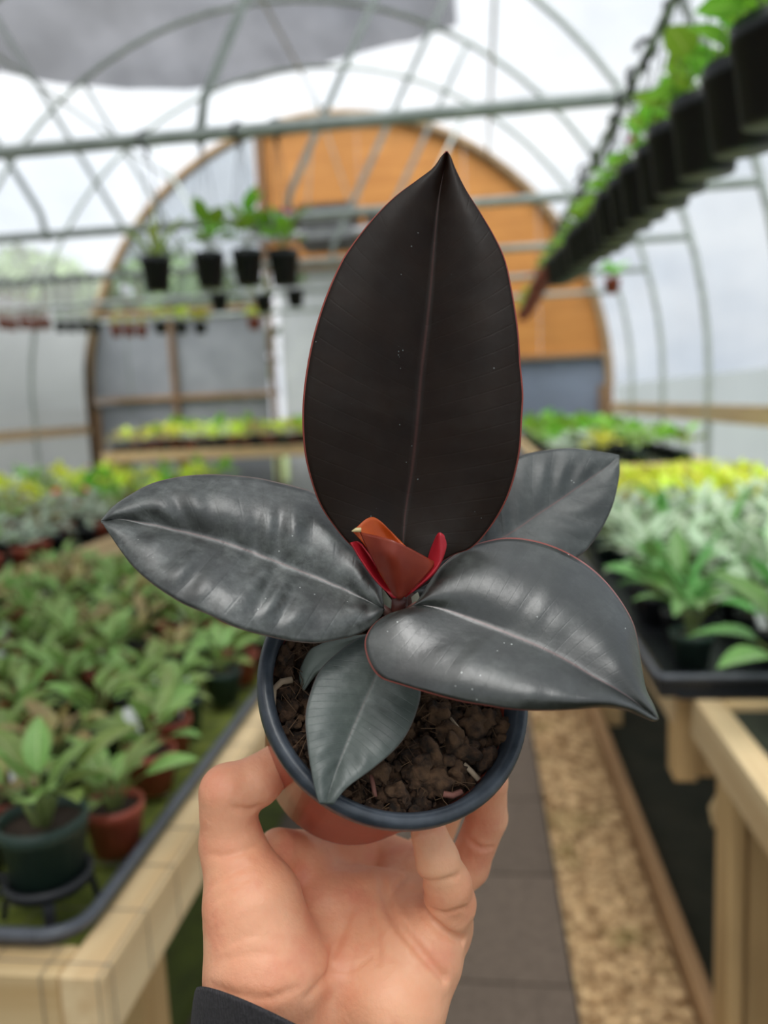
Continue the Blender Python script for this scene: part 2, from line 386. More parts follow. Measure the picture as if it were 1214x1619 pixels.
# ================================================================== BENCHES
M_RY = wood('pine_rail_y', (232, 206, 162), (206, 172, 126), 'y'); M_RX = wood('pine_rail_x', (228, 200, 152), (200, 164, 112), 'x'); M_RZ = wood('pine_post', (214, 180, 128), (186, 150, 100), 'z')
M_WIRE = plain('bench_wire', (150, 146, 140), (120, 112, 104), 20, .5, metal=.5)
M_MAT = plain('mossy_bench_mat', (136, 146, 58), (88, 100, 44), 26, .95, .6, .004)
M_MATD = plain('dark_bench_mat', (60, 64, 48), (40, 44, 34), 26, .95, .6, .004)
M_BLACK = plain('black_plastic', (34, 36, 40), (26, 28, 32), 15, .38)
def bench(x0, x1, y0, y1, z, label, mat_deck, wire=True, legs=True, first=.25):
    b = thing('wooden_bench', (x0, y0, 0), label, 'bench'); L = lambda x, y, zz: Vector((x-x0, y-y0, zz))
    def bp(nm, c, d, mat):
        m = MB().box((0, 0, 0), d); o = link(nm, m.mesh(nm, mat), b); o.location = L(*c); bevel(o, .003, 1); return o
    rw, rh = .055, .095
    for x in (x0+rw/2, x1-rw/2): bp('side_rail', (x, (y0+y1)/2, z-rh/2), (rw, y1-y0, rh), M_RY)
    for y in (y0+rw/2, y1-rw/2): bp('end_rail', ((x0+x1)/2, y, z-rh/2), (x1-x0-2*rw-.002, rw, rh), M_RX)
    bp('deck_mat', ((x0+x1)/2, (y0+y1)/2, z-.02), (x1-x0-2*rw, y1-y0-2*rw, .008), mat_deck)
    if legs:
        ys = [y0+first, y1-.25] + ([(y0+y1)/2] if y1-y0 > 3 else [])
        for x in (x0+.125, x1-.10):
            for y in ys:
                zb = .024 if -.72 < x < .18 else -.012 if x < -.72 else -.02      # pavers, moss or bare ground below
                bp('leg', (x, y, (z-.03+zb)/2), (.085, .085, z-.03-zb), M_RZ)
    if wire:
        m = MB()
        nx = int((x1-x0)/.07); ny = int((y1-y0)/.1)
        for i in range(nx+1):
            x = x0+.004+(x1-x0-.008)*i/nx; m.tube([L(x, y0-.003, z-.085), L(x, y0-.003, z+.002), L(x, y1, z+.002)], .0007, 4, False)
        for j in range(ny+1):
            y = y0+.02+(y1-y0-.02)*j/ny; m.tube([L(x0, y, z+.002), L(x1+.003, y, z+.002), L(x1+.003, y, z-.085)], .0007, 4, False)
        o = link('wire_mesh', m.mesh('wire_mesh', M_WIRE), b); o['kind'] = 'stuff'
    return b
ZBN = .75
L1 = (-1.75, -.455, .795, 2.85); L3 = (-3.9, -1.95, 3.05, 6.5); L4 = (-3.6, -1.05, 7.25, 9.3); R2 = (.413, 1.46, 1.766, 5.0); R3 = (.43, 1.46, 5.1, 9.3); R1 = (.44, 1.46, .35, 1.70)
bench(*L1, ZBN, 'pale pine bench with wire mesh top beside the hand', M_MAT)
bench(*L3, ZBN, 'pine bench under the silver leaved pots behind the left leaf', M_MATD, wire=False)
bench(*L4, ZBN+.3, 'pine bench along the grey end wall panels', M_MATD, wire=False)
r2 = bench(*R2, ZBN, 'long pine bench with a corner block at the path edge', M_MATD, wire=False, first=2.3)
bench(*R3, ZBN+.2, 'raised pine bench along the right film wall behind the lime plants', M_MATD, wire=False)
r1 = bench(*R1, ZBN, 'pine bench with knee brace ending at the path edge', M_MATD, wire=False, legs=False)
def rpart(b, nm, c, d, mat, rot=None):
    m = MB().box((0, 0, 0), d, rot); o = link(nm, m.mesh(nm, mat), b); o.location = Vector(c) - Vector(b.location); return bevel(o, .003, 1)
rpart(r2, 'corner_block', (.448, 1.80, ZBN-.125), (.05, .07, .22), M_RZ)
rpart(r2, 'corner_block', (.505, 1.80, ZBN-.125), (.06, .06, .20), M_RZ)
rpart(r1, 'leg', (.532, 1.50, .318), (.085, .05, .676), M_RZ)
rpart(r1, 'leg', (.464, 1.50, .362), (.030, .09, .586), M_RZ)
rpart(r1, 'knee_brace', (.485, 1.52, .60), (.07, .045, .19), M_RX, Matrix.Rotation(.75, 3, 'X'))
rpart(r1, 'leg', (1.36, 1.44, .318), (.085, .085, .676), M_RZ); rpart(r1, 'leg', (1.36, .55, .318), (.085, .085, .676), M_RZ); rpart(r1, 'leg', (.55, .55, .318), (.085, .085, .676), M_RZ)

# black carry tray on the near left bench
ty = thing('plant_tray', (-1.15, 1.85, ZBN), 'large black plant tray with rolled rim on the pine bench by the hand', 'tray')
def rrect(x0, x1, y0, y1, r, z, n=6):
    out = []
    for cx, cy, a0 in ((x1-r, y0+r, -90), (x1-r, y1-r, 0), (x0+r, y1-r, 90), (x0+r, y0+r, 180)):
        for k in range(n+1):
            a = math.radians(a0+90*k/n); out.append((cx+r*math.cos(a), cy+r*math.sin(a), z))
    return out + [out[0]]
loc = Vector(ty.location)
M_TRIM = plain('grey_plastic_rim', (92, 96, 104), (72, 76, 84), 20, .35)
rr = rrect(L1[0]+.06, L1[1]-.052, L1[2]+.042, L1[3]-.06, .05, ZBN+.02)
part('rim', MB().tube([Vector(p)-loc for p in rr], .009, 8, False), M_TRIM, ty, True)
rr2 = rrect(L1[0]+.068, L1[1]-.060, L1[2]+.050, L1[3]-.068, .05, ZBN+.004)
part('lower_rail', MB().tube([Vector(p)-loc for p in rr2], .005, 6, False), M_BLACK, ty, True)

# black tray along the right bench, its lip over the rail
tx = thing('plant_tray', (.93, 3.3, ZBN), 'long black plant tray with raised lip on the right bench', 'tray')
loc = Vector(tx.location); x0_, x1_, y0_, y1_ = .375, 1.44, 1.69, 4.98
part('floor', MB().box((0, 0, .004), (x1_-x0_-.02, y1_-y0_-.02, .006)), M_BLACK, tx)
for c_, d_ in ((((x0_+x1_)/2, y0_, ZBN+.02), (x1_-x0_, .008, .045)), (((x0_+x1_)/2, y1_, ZBN+.02), (x1_-x0_, .008, .045)), ((x0_, (y0_+y1_)/2, ZBN+.02), (.008, y1_-y0_, .045)), ((x1_, (y0_+y1_)/2, ZBN+.02), (.008, y1_-y0_, .045))):
    part('side', MB().box(Vector(c_)-loc, d_), M_BLACK, tx)
part('rim', MB().tube([Vector(p)-loc for p in rrect(x0_-.004, x1_+.004, y0_-.004, y1_+.004, .02, ZBN+.042)], .008, 8, False), M_TRIM, tx, True)
# ================================================================== POTTED PLANTS
POTS = {}
def pot_profile(r1, r0, h): return [(0, .002), (r0, 0), (r1*.955, h*.80), (r1*.96, h*.80), (r1, h*.81), (r1, h), (r1*.93, h), (r1*.90, h*.84), (0, h*.84)]
POT_SPEC = {'terracotta': ((172, 84, 62), (146, 66, 50)), 'black': ((34, 37, 42), (26, 28, 33)), 'green': ((44, 66, 56), (34, 54, 46))}
def pot_mesh(style, r, h):
    k = (style, round(r, 3), round(h, 3))
    if k not in POTS:
        mt = plain('pot_'+style, *POT_SPEC[style], 18, .42)
        me = MB().lathe(pot_profile(r, r*.74, h)[:-1], 18).mesh('pot', mt, True)
        so = MB().lathe([(0, h*.86), (r*.5, h*.87), (r*.9, h*.85)], 12).mesh('soil', plain('potting_soil', (62, 46, 34), (34, 26, 20), 60, .95, .8, .004), True)
        POTS[k] = (me, so)
    return POTS[k]
def leaf_mat(name, c1, c2, mid=None, midw=.06, trans=.22, rough=.38, scale=22):
    if name in MATS: return MATS[name]
    t = NT(name); oi = t.new('ShaderNodeObjectInfo'); tcn = t.new('ShaderNodeTexCoord')
    f = t.noise(scale, 3); c = t.mix(t.ramp(f, .3, .7), lin(c1), lin(c2))
    uv = t.new('ShaderNodeSeparateXYZ'); t.link(tcn.outputs['UV'], uv.inputs[0])
    au = t.math('ABSOLUTE', t.math('SUBTRACT', uv.outputs[0], .5))
    if mid:
        k = t.math('SUBTRACT', 1.0, t.math('DIVIDE', au, midw), clamp=True); c = t.mix(t.math('MULTIPLY', k, .8), c, lin(mid))
    hsv = t.new('ShaderNodeHueSaturation'); t.link(c, hsv.inputs['Color'])
    t.link(t.math('ADD', t.math('MULTIPLY', oi.outputs['Random'], .5), .75), hsv.inputs['Value'])
    t.link(t.math('ADD', t.math('MULTIPLY', oi.outputs['Random'], .05), .470), hsv.inputs['Hue'])
    c = hsv.outputs['Color']; t.link(c, t.b.inputs['Base Color']); t.set(Roughness=rough)
    tl = t.new('ShaderNodeBsdfTranslucent'); t.link(c, tl.inputs[0]); mx = t.new('ShaderNodeMixShader'); mx.inputs[0].default_value = trans
    t.link(t.b.outputs[0], mx.inputs[1]); t.link(tl.outputs[0], mx.inputs[2]); t.link(mx.outputs[0], t.o.inputs['Surface'])
    MATS[name] = t.m; return t.m
def leaf_grid(w, droop, fold, peak=.42, n=6):
    vs, uv = [], []
    for i in range(n+1):
        t = i/n; tt = t**(math.log(.5)/math.log(peak)); hw = w*.5*max(.02, math.sin(math.pi*min(1, tt*.98+.01))**.85)
        for k in (-1, -.55, 0, .55, 1):
            vs.append((k*hw, t*(1-.12*droop*t), -droop*.5*t*t + fold*abs(k)*hw*2 - .25*fold*k*k*hw)); uv.append((.5+.5*k, t))
    fs = [(i*5+k, i*5+k+1, (i+1)*5+k+1, (i+1)*5+k) for i in range(n) for k in range(4)]
    return np.array(vs), fs, uv
def set_uv(me, uvs):
    ul = me.uv_layers.new(name='UVMap'); idx = np.zeros(len(me.loops), dtype=np.int32); me.loops.foreach_get('vertex_index', idx)
    ul.data.foreach_set('uv', np.array(uvs, dtype=np.float32)[idx].ravel())
# kind: (leaf width ratio, droop, fold, count, leaf length, petiole, elevation inner/outer, material)
KINDS = {
 'oval':   dict(w=.46, droop=.5, fold=.18, n=13, L=(.075, .105), pet=(.03, .09), el=(68, 14), mat=('oval_leaf', (152, 184, 102), (112, 150, 74), (190, 208, 150), .05)),
 'silver': dict(w=.72, droop=.6, fold=.12, n=20, L=(.05, .075), pet=(.03, .11), el=(62, 2), mat=('silver_leaf', (206, 216, 202), (140, 168, 132), None, .05)),
 'lime':   dict(w=.60, droop=.5, fold=.12, n=22, L=(.055, .085), pet=(.04, .11), el=(70, 12), mat=('lime_leaf', (234, 244, 92), (206, 226, 70), None, .05)),
 'broad':  dict(w=.48, droop=.55, fold=.16, n=13, L=(.11, .16), pet=(.05, .12), el=(68, 14), mat=('broad_leaf', (132, 188, 104), (92, 158, 76), (196, 222, 176), .06)),
 'pale':   dict(w=.50, droop=.6, fold=.14, n=14, L=(.10, .14), pet=(.05, .12), el=(66, 12), mat=('pale_leaf', (208, 226, 196), (142, 184, 124), (232, 240, 224), .22)),
 'heart':  dict(w=.78, droop=.5, fold=.1, n=13, L=(.08, .12), pet=(.06, .13), el=(68, 14), mat=('heart_leaf', (150, 204, 70), (112, 174, 48), (186, 220, 116), .05)),
 'grassy': dict(w=.14, droop=.8, fold=.2, n=18, L=(.12, .2), pet=(.0, .02), el=(85, 35), mat=('grassy_leaf', (192, 212, 104), (160, 188, 84), None, .05)),
 'olive':  dict(w=.5, droop=.5, fold=.15, n=18, L=(.05, .08), pet=(.03, .09), el=(66, 8), mat=('olive_leaf', (176, 182, 112), (160, 122, 84), None, .05)),
}
CACHE = {}
def arrangement(kind, var):
    K = KINDS[kind]; r = random.Random(hash_str(kind)*31+var*7); out = []
    for i in range(K['n']):
        f = (i+.5)/K['n']; az = i*2.39996+r.uniform(-.4, .4); el = math.radians(K['el'][0]+(K['el'][1]-K['el'][0])*f+r.uniform(-12, 12))
        p = K['pet'][0]+(K['pet'][1]-K['pet'][0])*r.random(); size = r.uniform(*K['L'])
        pe = max(el, math.radians(25))+.35
        base = Vector((math.sin(az)*-1*0, 0, 0)); d = Vector((-math.sin(az)*math.cos(pe), math.cos(az)*math.cos(pe), math.sin(pe)))
        pos = d*p + Vector((-math.sin(az), math.cos(az), 0))*.008
        M = Matrix.Translation(pos) @ Matrix.Rotation(az, 4, 'Z') @ Matrix.Rotation(el, 4, 'X') @ Matrix.Rotation(r.uniform(-.35, .35), 4, 'Y') @ Matrix.Scale(size, 4)
        out.append((M, pos))
    return out
def hash_str(s): return sum((i+1)*ord(c) for i, c in enumerate(s))
def kind_meshes(kind, var):
    k = (kind, var)
    if k in CACHE: return CACHE[k]
    K = KINDS[kind]; nm, c1, c2, mid, mw = K['mat']; mat = leaf_mat(nm, c1, c2, mid, mw, trans=.38 if kind in ('heart', 'lime', 'grassy') else .25)
    vs, fs, uv = leaf_grid(K['w'], K['droop'], K['fold'])
    if (kind, 'leaf') not in CACHE:
        me = MB(); me.add(vs, fs); me = me.mesh('leaf', mat, True); set_uv(me, uv); CACHE[(kind, 'leaf')] = me
    arr = arrangement(kind, var)
    st = MB()
    for M, pos in arr: st.tube([Vector((pos.x*.1, pos.y*.1, -.01)), Vector((pos.x*.45, pos.y*.45, pos.z*.62)), pos], .0022, 4, False)
    stem_me = st.mesh('stems', plain('plant_stem', (122, 140, 76), (104, 116, 66), 20, .5), True)
    fo = MB(); uvs = []
    h = np.c_[vs, np.ones(len(vs))]
    for M, pos in arr: fo.add((h @ np.array(M).T)[:, :3], fs); uvs += uv
    # stems join the far foliage as thin strips of the same mesh
    fo_me = fo.mesh('foliage', mat, True); set_uv(fo_me, uvs)
    CACHE[k] = (arr, CACHE[(kind, 'leaf')], stem_me, fo_me); return CACHE[k]
M_TAG = plain('white_tag', (236, 238, 238), (222, 226, 226), 10, .4)
TAG_ME = MB().add([(-.011, 0, 0), (.011, 0, 0), (.011, 0, .075), (.007, 0, .082), (-.007, 0, .082), (-.011, 0, .075), (-.011, .0015, 0), (.011, .0015, 0), (.011, .0015, .075), (.007, .0015, .082), (-.007, .0015, .082), (-.011, .0015, .075)],
    [(0, 1, 2, 3, 4, 5), (11, 10, 9, 8, 7, 6)] + [(i, i+6, (i+1) % 6+6, (i+1) % 6) for i in range(6)]).mesh('plant_tag', M_TAG)
M_RED = plain('red_flower', (232, 52, 66), (206, 36, 52), 30, .35)
vs, fs, uv = leaf_grid(.8, .3, -.1); FLOWER_ME = MB().add(vs, fs).mesh('flower', M_RED, True); set_uv(FLOWER_ME, uv)
def plant(name, kind, var, loc, rz, scale, label, cat, group, pot='terracotta', pr=.05, ph=.085, detailed=True, tagged=False, flowers=0, hang=None, room=None):
    t = thing(name, loc, label, cat, group, rz)
    pm_, so = pot_mesh(pot, pr, ph); link('pot', pm_, t)
    arr, lm, sm, fm = kind_meshes(kind, var); T = Matrix.Translation((0, 0, ph*.86)); sxy = scale
    if room:                                                        # half the space to the next pot: the crown grows upright instead of through its neighbour
        sxy = min(scale, room/crown_radius(kind, var))
    S = Matrix.Diagonal((sxy, sxy, min(scale, sxy*1.7), 1))
    if detailed:
        link('soil', so, t); o = link('stems', sm, t); o.matrix_local = T @ S
        for M, pos in arr: o = link('leaf', lm, t); o.matrix_local = T @ S @ M
    else:
        o = link('foliage', fm, t); o.matrix_local = T @ S
    if tagged:
        o = link('plant_tag', TAG_ME, t); o.matrix_local = Matrix.Translation((pr*.45, -pr*.55, ph*.75)) @ Matrix.Rotation(.3, 4, 'X') @ Matrix.Rotation(.25, 4, 'Y')
    for k in range(flowers):
        a = random.random()*6.28; o = link('flower', FLOWER_ME, t)
        o.matrix_local = Matrix.Translation((.05*math.cos(a), .05*math.sin(a), ph+.10*scale+random.random()*.05)) @ Matrix.Rotation(a, 4, 'Z') @ Matrix.Rotation(.9, 4, 'X') @ Matrix.Scale(.05, 4)
    if hang:
        zt = hang - loc[2]
        for k in range(4):
            a = math.pi*k/2+.4; me = hang_wire(round(pr, 3), round(ph, 3), round(zt, 3), pot)
            o = link('hanger_wire', me, t); o.rotation_euler = (0, 0, a)
        o = link('hook', hook_mesh(), t); o.location = (0, 0, zt)
    return t
def crown_radius(kind, var):
    k = ('cr', kind, var)
    if k not in CACHE:
        fm = kind_meshes(kind, var)[3]; a = np.zeros(len(fm.vertices)*3); fm.vertices.foreach_get('co', a); a = a.reshape(-1, 3); CACHE[k] = float(np.abs(a[:, :2]).max())
    return CACHE[k]
def hang_wire(pr, ph, zt, pot):
    k = ('hw', pr, ph, zt, pot)
    if k not in CACHE:
        CACHE[k] = MB().tube([(pr*.97, 0, ph*.95), (pr*.55, 0, ph+(zt-ph)*.55), (.004, 0, zt)], .0016, 5, False).mesh('hanger_wire', plain('hanger_'+pot, (60, 60, 62) if pot != 'terracotta' else (150, 70, 62)))
    return CACHE[k]
def hook_mesh():
    if 'hook' not in CACHE:
        pts = [(0, 0, -.03), (0, 0, .0)] + [(.027*math.sin(a), 0, .027-.027*math.cos(a)) for a in np.linspace(.2, 4.6, 9)]
        CACHE['hook'] = MB().tube(pts, .0085, 6).mesh('hook', M_BLACK, True)
    return CACHE['hook']

# --- near left bench: oval leaved seedlings, every leaf its own piece
def onz(px, py, z):
    d = pdir(px, py); return CAM + d*((z-CAM.z)/d.z)
ZP = ZBN+.004
p = onz(90, 1428, ZBN+.03); p.y = max(p.y, L1[2]+.122); p.x = min(p.x, L1[1]-.13)
plant('oval_leaf_plant', 'oval', 0, (p.x, p.y, ZP+.03), .5, 1.05, 'large-leaved green plant in a dark green pot at the tray corner', 'plant', None, 'green', .058, .10)
# ring stand of the tray that carries the dark green pot
st = thing('pot_stand', (p.x, p.y, ZP), 'black plastic ring stand on four legs under the dark green pot', 'pot stand')
part('ring', MB().lathe([(.043, .035), (.056, .035), (.058, .05), (.049, .05)], 24, True), M_BLACK, st, True)
for k in range(4):
    a = k*math.pi/2+.5; part('leg', MB().beam((.05*math.cos(a), .05*math.sin(a), .04), (.058*math.cos(a), .058*math.sin(a), 0), .014, .008), M_BLACK, st)
part('spoke', MB().tube([(-.055, 0, .04), (-.20, .02, .03)], .004, 6), M_BLACK, st); part('spoke', MB().tube([(-.05, -.03, .035), (-.2, -.04, .02)], .004, 6), M_BLACK, st)
taken = [(p.x, p.y, .07)]
for px, py, lab, tg in ((186, 1345, 'green plant in a red clay-coloured pot next to the dark green pot', False), (243, 1250, 'plant in a red clay-coloured pot with a white tag by the tray rim', True)):
    q = onz(px, py, ZBN); taken.append((q.x, q.y, .085))
    plant('oval_leaf_plant', 'oval', 3, (q.x, q.y, ZP), random.random()*6, .9, lab, 'plant', None, 'terracotta', .045, .075, tagged=tg)
idx = 0
y = L1[2]+.16
while y < L1[3]-.08:
    x = L1[1]-.145 + random.uniform(-.01, .01)
    while x > L1[0]+.1:
        P = Vector((x+random.uniform(-.02, .02), y+random.uniform(-.02, .02), ZP))
        ok = all((P.x-a)**2+(P.y-b)**2 > (c+.05)**2 for a, b, c in taken)
        if ok and in_frame(P+Vector((0, 0, .1)), 200):
            idx += 1; far = y > 2.0
            kd = 'olive' if random.random() < .22 else 'oval'
            tg = idx % 5 == 2; pt = 'terracotta' if random.random() < .55 else ('green' if random.random() < .5 else 'black')
            lab = {'oval': 'young green oval-leaved plant', 'olive': 'small brownish olive-leaved plant'}[kd] + {'terracotta': ' in a clay-red pot', 'green': ' in a green pot', 'black': ' in a black pot'}[pt] + (' with tag' if tg else '') + ' on the tray'
            plant('oval_leaf_plant' if kd == 'oval' else 'olive_leaf_plant', kd, random.randrange(3), P, random.random()*6, random.uniform(.8, 1.1), lab, 'plant', 'seedlings crowded on the tray bench: ' + kd + ' ' + pt + (' tagged' if tg else ''), pt, .044, .075, True, tg, room=.10)
        x -= .135
    y += .135

# --- right bench: rows by kind, pale and lime bands as in the house
def fill(area, step, pick, detail_until, z, where, jit=.03, inset=.09, grow=.68):
    x0, x1, y0, y1 = area; y = y0+inset; n = 0
    while y < y1-.05:
        x = x0+inset
        while x < x1-.05:
            P = Vector((x+random.uniform(-jit, jit), y+random.uniform(-jit, jit), z))
            seen = in_frame(P+Vector((0, 0, .1)), 220)
            if area is not R2: P.x = min(max(P.x, x0+.112), x1-.112); P.y = min(max(P.y, y0+.112), y1-.112)   # pots stand between the rails
            if seen:
                kind, pot, scale, fl_ = pick(P); n += 1
                tg = random.random() < .12 and y < 5
                desc = {'oval': 'green oval-leaved plant', 'silver': 'silvery grey-green trailing plant', 'lime': 'bright lime-yellow leaved plant', 'broad': 'deep green broad-leaved plant', 'pale': 'pale variegated broad-leaved plant', 'heart': 'fresh green heart-leaved plant', 'olive': 'brownish olive small-leaved plant', 'grassy': 'yellow-green grassy plant'}[kind]
                lab = desc + {'terracotta': ' in a clay-red pot', 'green': ' in a green pot', 'black': ' in a black pot'}[pot] + (' in red bloom' if fl_ else '') + (' and tag' if tg else '') + ' ' + where
                if len(lab.split()) > 16: tg = False; lab = lab.replace(' and tag', '')
                plant(kind + '_leaf_plant' if kind not in ('silver', 'grassy') else {'silver': 'silver_vine', 'grassy': 'grassy_plant'}[kind], kind, random.randrange(3), P, random.random()*6, scale, lab, 'plant', lab, pot, .05, .085, y < detail_until, tg, fl_, room=step*grow)
            x += step*(1 if y < 4.5 else 1.12)
        y += step*(1 if y < 4.5 else 1.12)
def pick_right(P):
    y = P.y + random.uniform(-.15, .15); fl_ = 1 if random.random() < .05 and y > 5 else 0
    if y < 2.75: k = 'broad' if random.random() < .5 else 'pale'
    elif y < 3.3: k = random.choice(('pale', 'pale', 'silver', 'broad'))
    elif y < 3.75: k = random.choice(('silver', 'silver', 'pale', 'olive'))
    elif y < 5.2: k = 'lime'
    else: k = random.choice(('heart', 'oval', 'heart', 'oval', 'silver'))
    return k, random.choice(('black', 'black', 'green')), random.uniform(.9, 1.15)*(1.15 if 3.7 < y < 5.2 else 1.1 if y > 5.2 else 1), fl_
fill(R2, .175, pick_right, 3.3, ZBN+.008, 'on the right bench', grow=.80)
fill(R3, .23, pick_right, 0, ZBN+.186, 'on the raised right bench')
def pick_l3(P):
    y = P.y; k = random.choice(('silver', 'silver', 'silver', 'olive', 'oval')) if y < 4.6 else random.choice(('silver', 'lime', 'heart', 'olive', 'lime', 'oval'))
    return k, random.choice(('terracotta', 'black')), random.uniform(1.0, 1.2)*(1+.09*(y-3)), 1 if random.random() < .06 else 0
fill(L3, .19, pick_l3, 0, ZBN-.014, 'on the second left bench')
def pick_l4(P): return random.choice(('lime', 'heart', 'lime', 'olive', 'silver')), random.choice(('terracotta', 'black')), random.uniform(1.1, 1.35), 1 if random.random() < .05 else 0
fill(L4, .22, pick_l4, 0, ZBN+.286, 'by the end wall')
# two broad plants on the bench with the knee brace
plant('broad_leaf_plant', 'broad', 1, (.60, 1.52, ZBN-.014), 2.1, 1.25, 'large glossy broad-leaved plant at the corner of the knee-brace bench', 'plant', None, 'black', .055, .09, room=.21)
plant('broad_leaf_plant', 'broad', 2, (.70, 1.20, ZBN-.014), 1.1, 1.1, 'deep green broad-leaved plant further in on the knee-brace bench', 'plant', None, 'black', .055, .09, room=.17)

# --- hanging row under the right rail
RX, RZ = .51, 2.355
o = MB().tube([(RX, .3, RZ), (RX, 8.9, RZ)], .013, 8).build('hanging_rail', M_STEEL, smooth=True); tag(o, 'steel rail along the right side carrying hanging pots', 'rail')
y = 1.25; k = 0
while y < 8.6:
    yy = y
    for hy in HOOPS:
        if abs(y-hy) < .04: yy = hy + math.copysign(.045, y-hy)
    near = y < 4.4; red = y > 5.0
    drop = .37 - .30*min(1, max(0, (y-1.4)/4.8)); pr = .078 if not red else .06; ph = .155 if not red else .095
    zt = RZ+.0; zp = RZ - drop - ph
    kd = random.choice(('heart', 'heart', 'oval', 'grassy') if not red else ('heart', 'olive'))
    kd = 'heart' if y < 2.5 else kd
    fl_ = 1 if (random.random() < .2) else 0
    lab = {'heart': 'fresh green heart-leaved plant', 'oval': 'green oval-leaved plant', 'grassy': 'yellow-green grassy plant', 'olive': 'olive small-leaved plant'}[kd] + (' in red bloom' if fl_ else '') + (' in a black hanging pot' if not red else ' in a clay-red hanging pot') + ' on the right rail'
    plant('hanging_plant', kd, random.randrange(3), (RX+random.uniform(-.015, .015), yy, zp), random.random()*6, (.86 if y < 2.5 else .75 if kd != 'grassy' else .6) if not red else .62, lab, 'hanging plant', lab, 'black' if not red else 'terracotta', pr, ph, near, False, fl_, RZ-.02, room=.135 if not red else .105)
    y += .205 if not red else .17; k += 1
# small pot hung low by the right wall
plant('hanging_plant', 'heart', 0, (1.14, 6.94, 2.22), .3, .9, 'small clay-red pot hung alone by the right film wall', 'hanging plant', None, 'terracotta', .07, .12, False, False, 0, 2.38)
# --- pots hung on the tie bars at the left
def hang_bar(px, py, Y, kind, pot, pr, ph, lab, grp, sc=1.0, fl_=0, det=True, room=.12):
    d = pdir(px, py); P = CAM + d*(Y/d.y)
    plant('hanging_plant', kind, hash_str(lab+str(px)) % 3, (P.x, Y, P.z-ph*.5), px*.7, sc, lab, 'hanging plant', grp, pot, pr, ph, det, False, fl_, ZB-.026, room=room)
YB1, YB2, YB3 = HOOPS[4], HOOPS[3], HOOPS[2]
hang_bar(248, 434, YB1, 'grassy', 'black', .058, .125, 'yellow-green grassy plant in a black pot hung from the nearest tie bar', None, 1.1)
hang_bar(332, 428, YB1, 'heart', 'black', .058, .125, 'heart-leaved plant with pink-red flower in black pot under the nearest tie bar', None, 1.1, 1)
hang_bar(392, 424, YB1, 'heart', 'black', .058, .125, 'leafy heart-leaved plant in a black pot between two flowering hanging pots', None, 1.15)
hang_bar(449, 424, YB1, 'heart', 'black', .058, .125, 'heart-leaved plant with red flower hung beside the big upright leaf', None, 1.05, 1)
for px, py in ((347, 478), (417, 480), (467, 472)):
    hang_bar(px, py, YB2, 'oval', 'black', .05, .09, 'small oval-leaved plant in a black pot hung on the second tie bar', 'small black pots on the second tie bar', .8, 0, False)
for i, px in enumerate((4, 20, 38, 55, 72)): hang_bar(px, 512+i % 2*2, YB3, 'olive', 'terracotta', .037, .085, 'small clay-red pot with sparse olive leaves in the far hanging row', 'clay-red pots in the far hanging row', .9, 0, False, .05)
for px in (96, 114, 132, 150): hang_bar(px, 517, YB3, 'oval', 'black', .038, .08, 'small black pot of green leaves in the far hanging row', 'black pots in the far hanging row', .8, 0, False, .05)
for px in (184, 204, 224): hang_bar(px, 524, YB3, 'lime', 'terracotta', .042, .08, 'lime-leaved plant in clay-red pot in the far hanging row', 'lime plants in clay-red pots in the far hanging row', .9, 0, False, .05)
for px in (254, 287, 317): hang_bar(px, 519, YB3, 'lime', 'black', .05, .08, 'lime-leaved plant in black pot in the far hanging row', 'lime plants in black pots in the far hanging row', .9, 0, False)
hang_bar(402, 512, YB3, 'lime', 'terracotta', .05, .08, 'lone lime-leaved clay-red pot hung before the wooden stud', None, .8, 0, False)

# ================================================================== THE RUBBER PLANT IN ITS POT
RC = cam2w(.01895*.3113, -.2140*.3113, .3113)                        # rim centre; rim radius 55 mm
na, nb = .6033, .2392
nC = Vector((math.sin(nb), math.sin(na)*math.cos(nb), -math.cos(na)*math.cos(nb)))
PN = (RT*nC.x + UP*nC.y + FW*nC.z).normalized()                      # pot axis, towards the opening
P1 = PN.cross(UP).normalized(); P1 = -P1 if P1.dot(RT) < 0 else P1; P2 = PN.cross(P1)
PH, PR = .094, .055
POT_R = Matrix((P1, P2, PN)).transposed().to_4x4()
PB = RC - PN*PH
hero = thing('rubber_plant', PB, 'dark burgundy rubber plant with glossy leaves in the clay-red pot held in the hand', 'plant')
def pot_local(me, name, mat=None, parent=hero):
    o = link(name, me, parent); o.matrix_local = POT_R; return o
t = NT('clay_red_plastic'); f = t.noise(30, 4); t.link(t.mix(t.ramp(f, .3, .7), lin((186, 92, 72)), lin((160, 72, 56))), t.b.inputs['Base Color']); t.set(Roughness=.28)
body = pot_local(MB().lathe([(0, 0), (.0405, 0), (.042, .001), (.0500, .0805), (.0512, .082), (.0512, .088), (.0492, .088), (.0478, .078), (.039, .004), (0, .003)], 72).mesh('pot', t.m, True), 'pot')
t = NT('dark_grey_rim'); f = t.noise(90, 5); t.link(t.mix(t.ramp(f, .35, .7), lin((44, 50, 58)), lin((70, 77, 86))), t.b.inputs['Base Color']); t.set(Roughness=.33); t.bump(f, .25, .0006)
rim = link('rim', MB().lathe([(.0505, .0855), (.0535, .0852), (.0548, .087), (.0552, .0905), (.0543, .0932), (.0525, .0942), (.0506, .0936), (.0492, .092), (.0480, .078), (.0474, .074)], 96).mesh('rim', t.m, True), body)
rim['label'] = 'dark grey rolled rim'
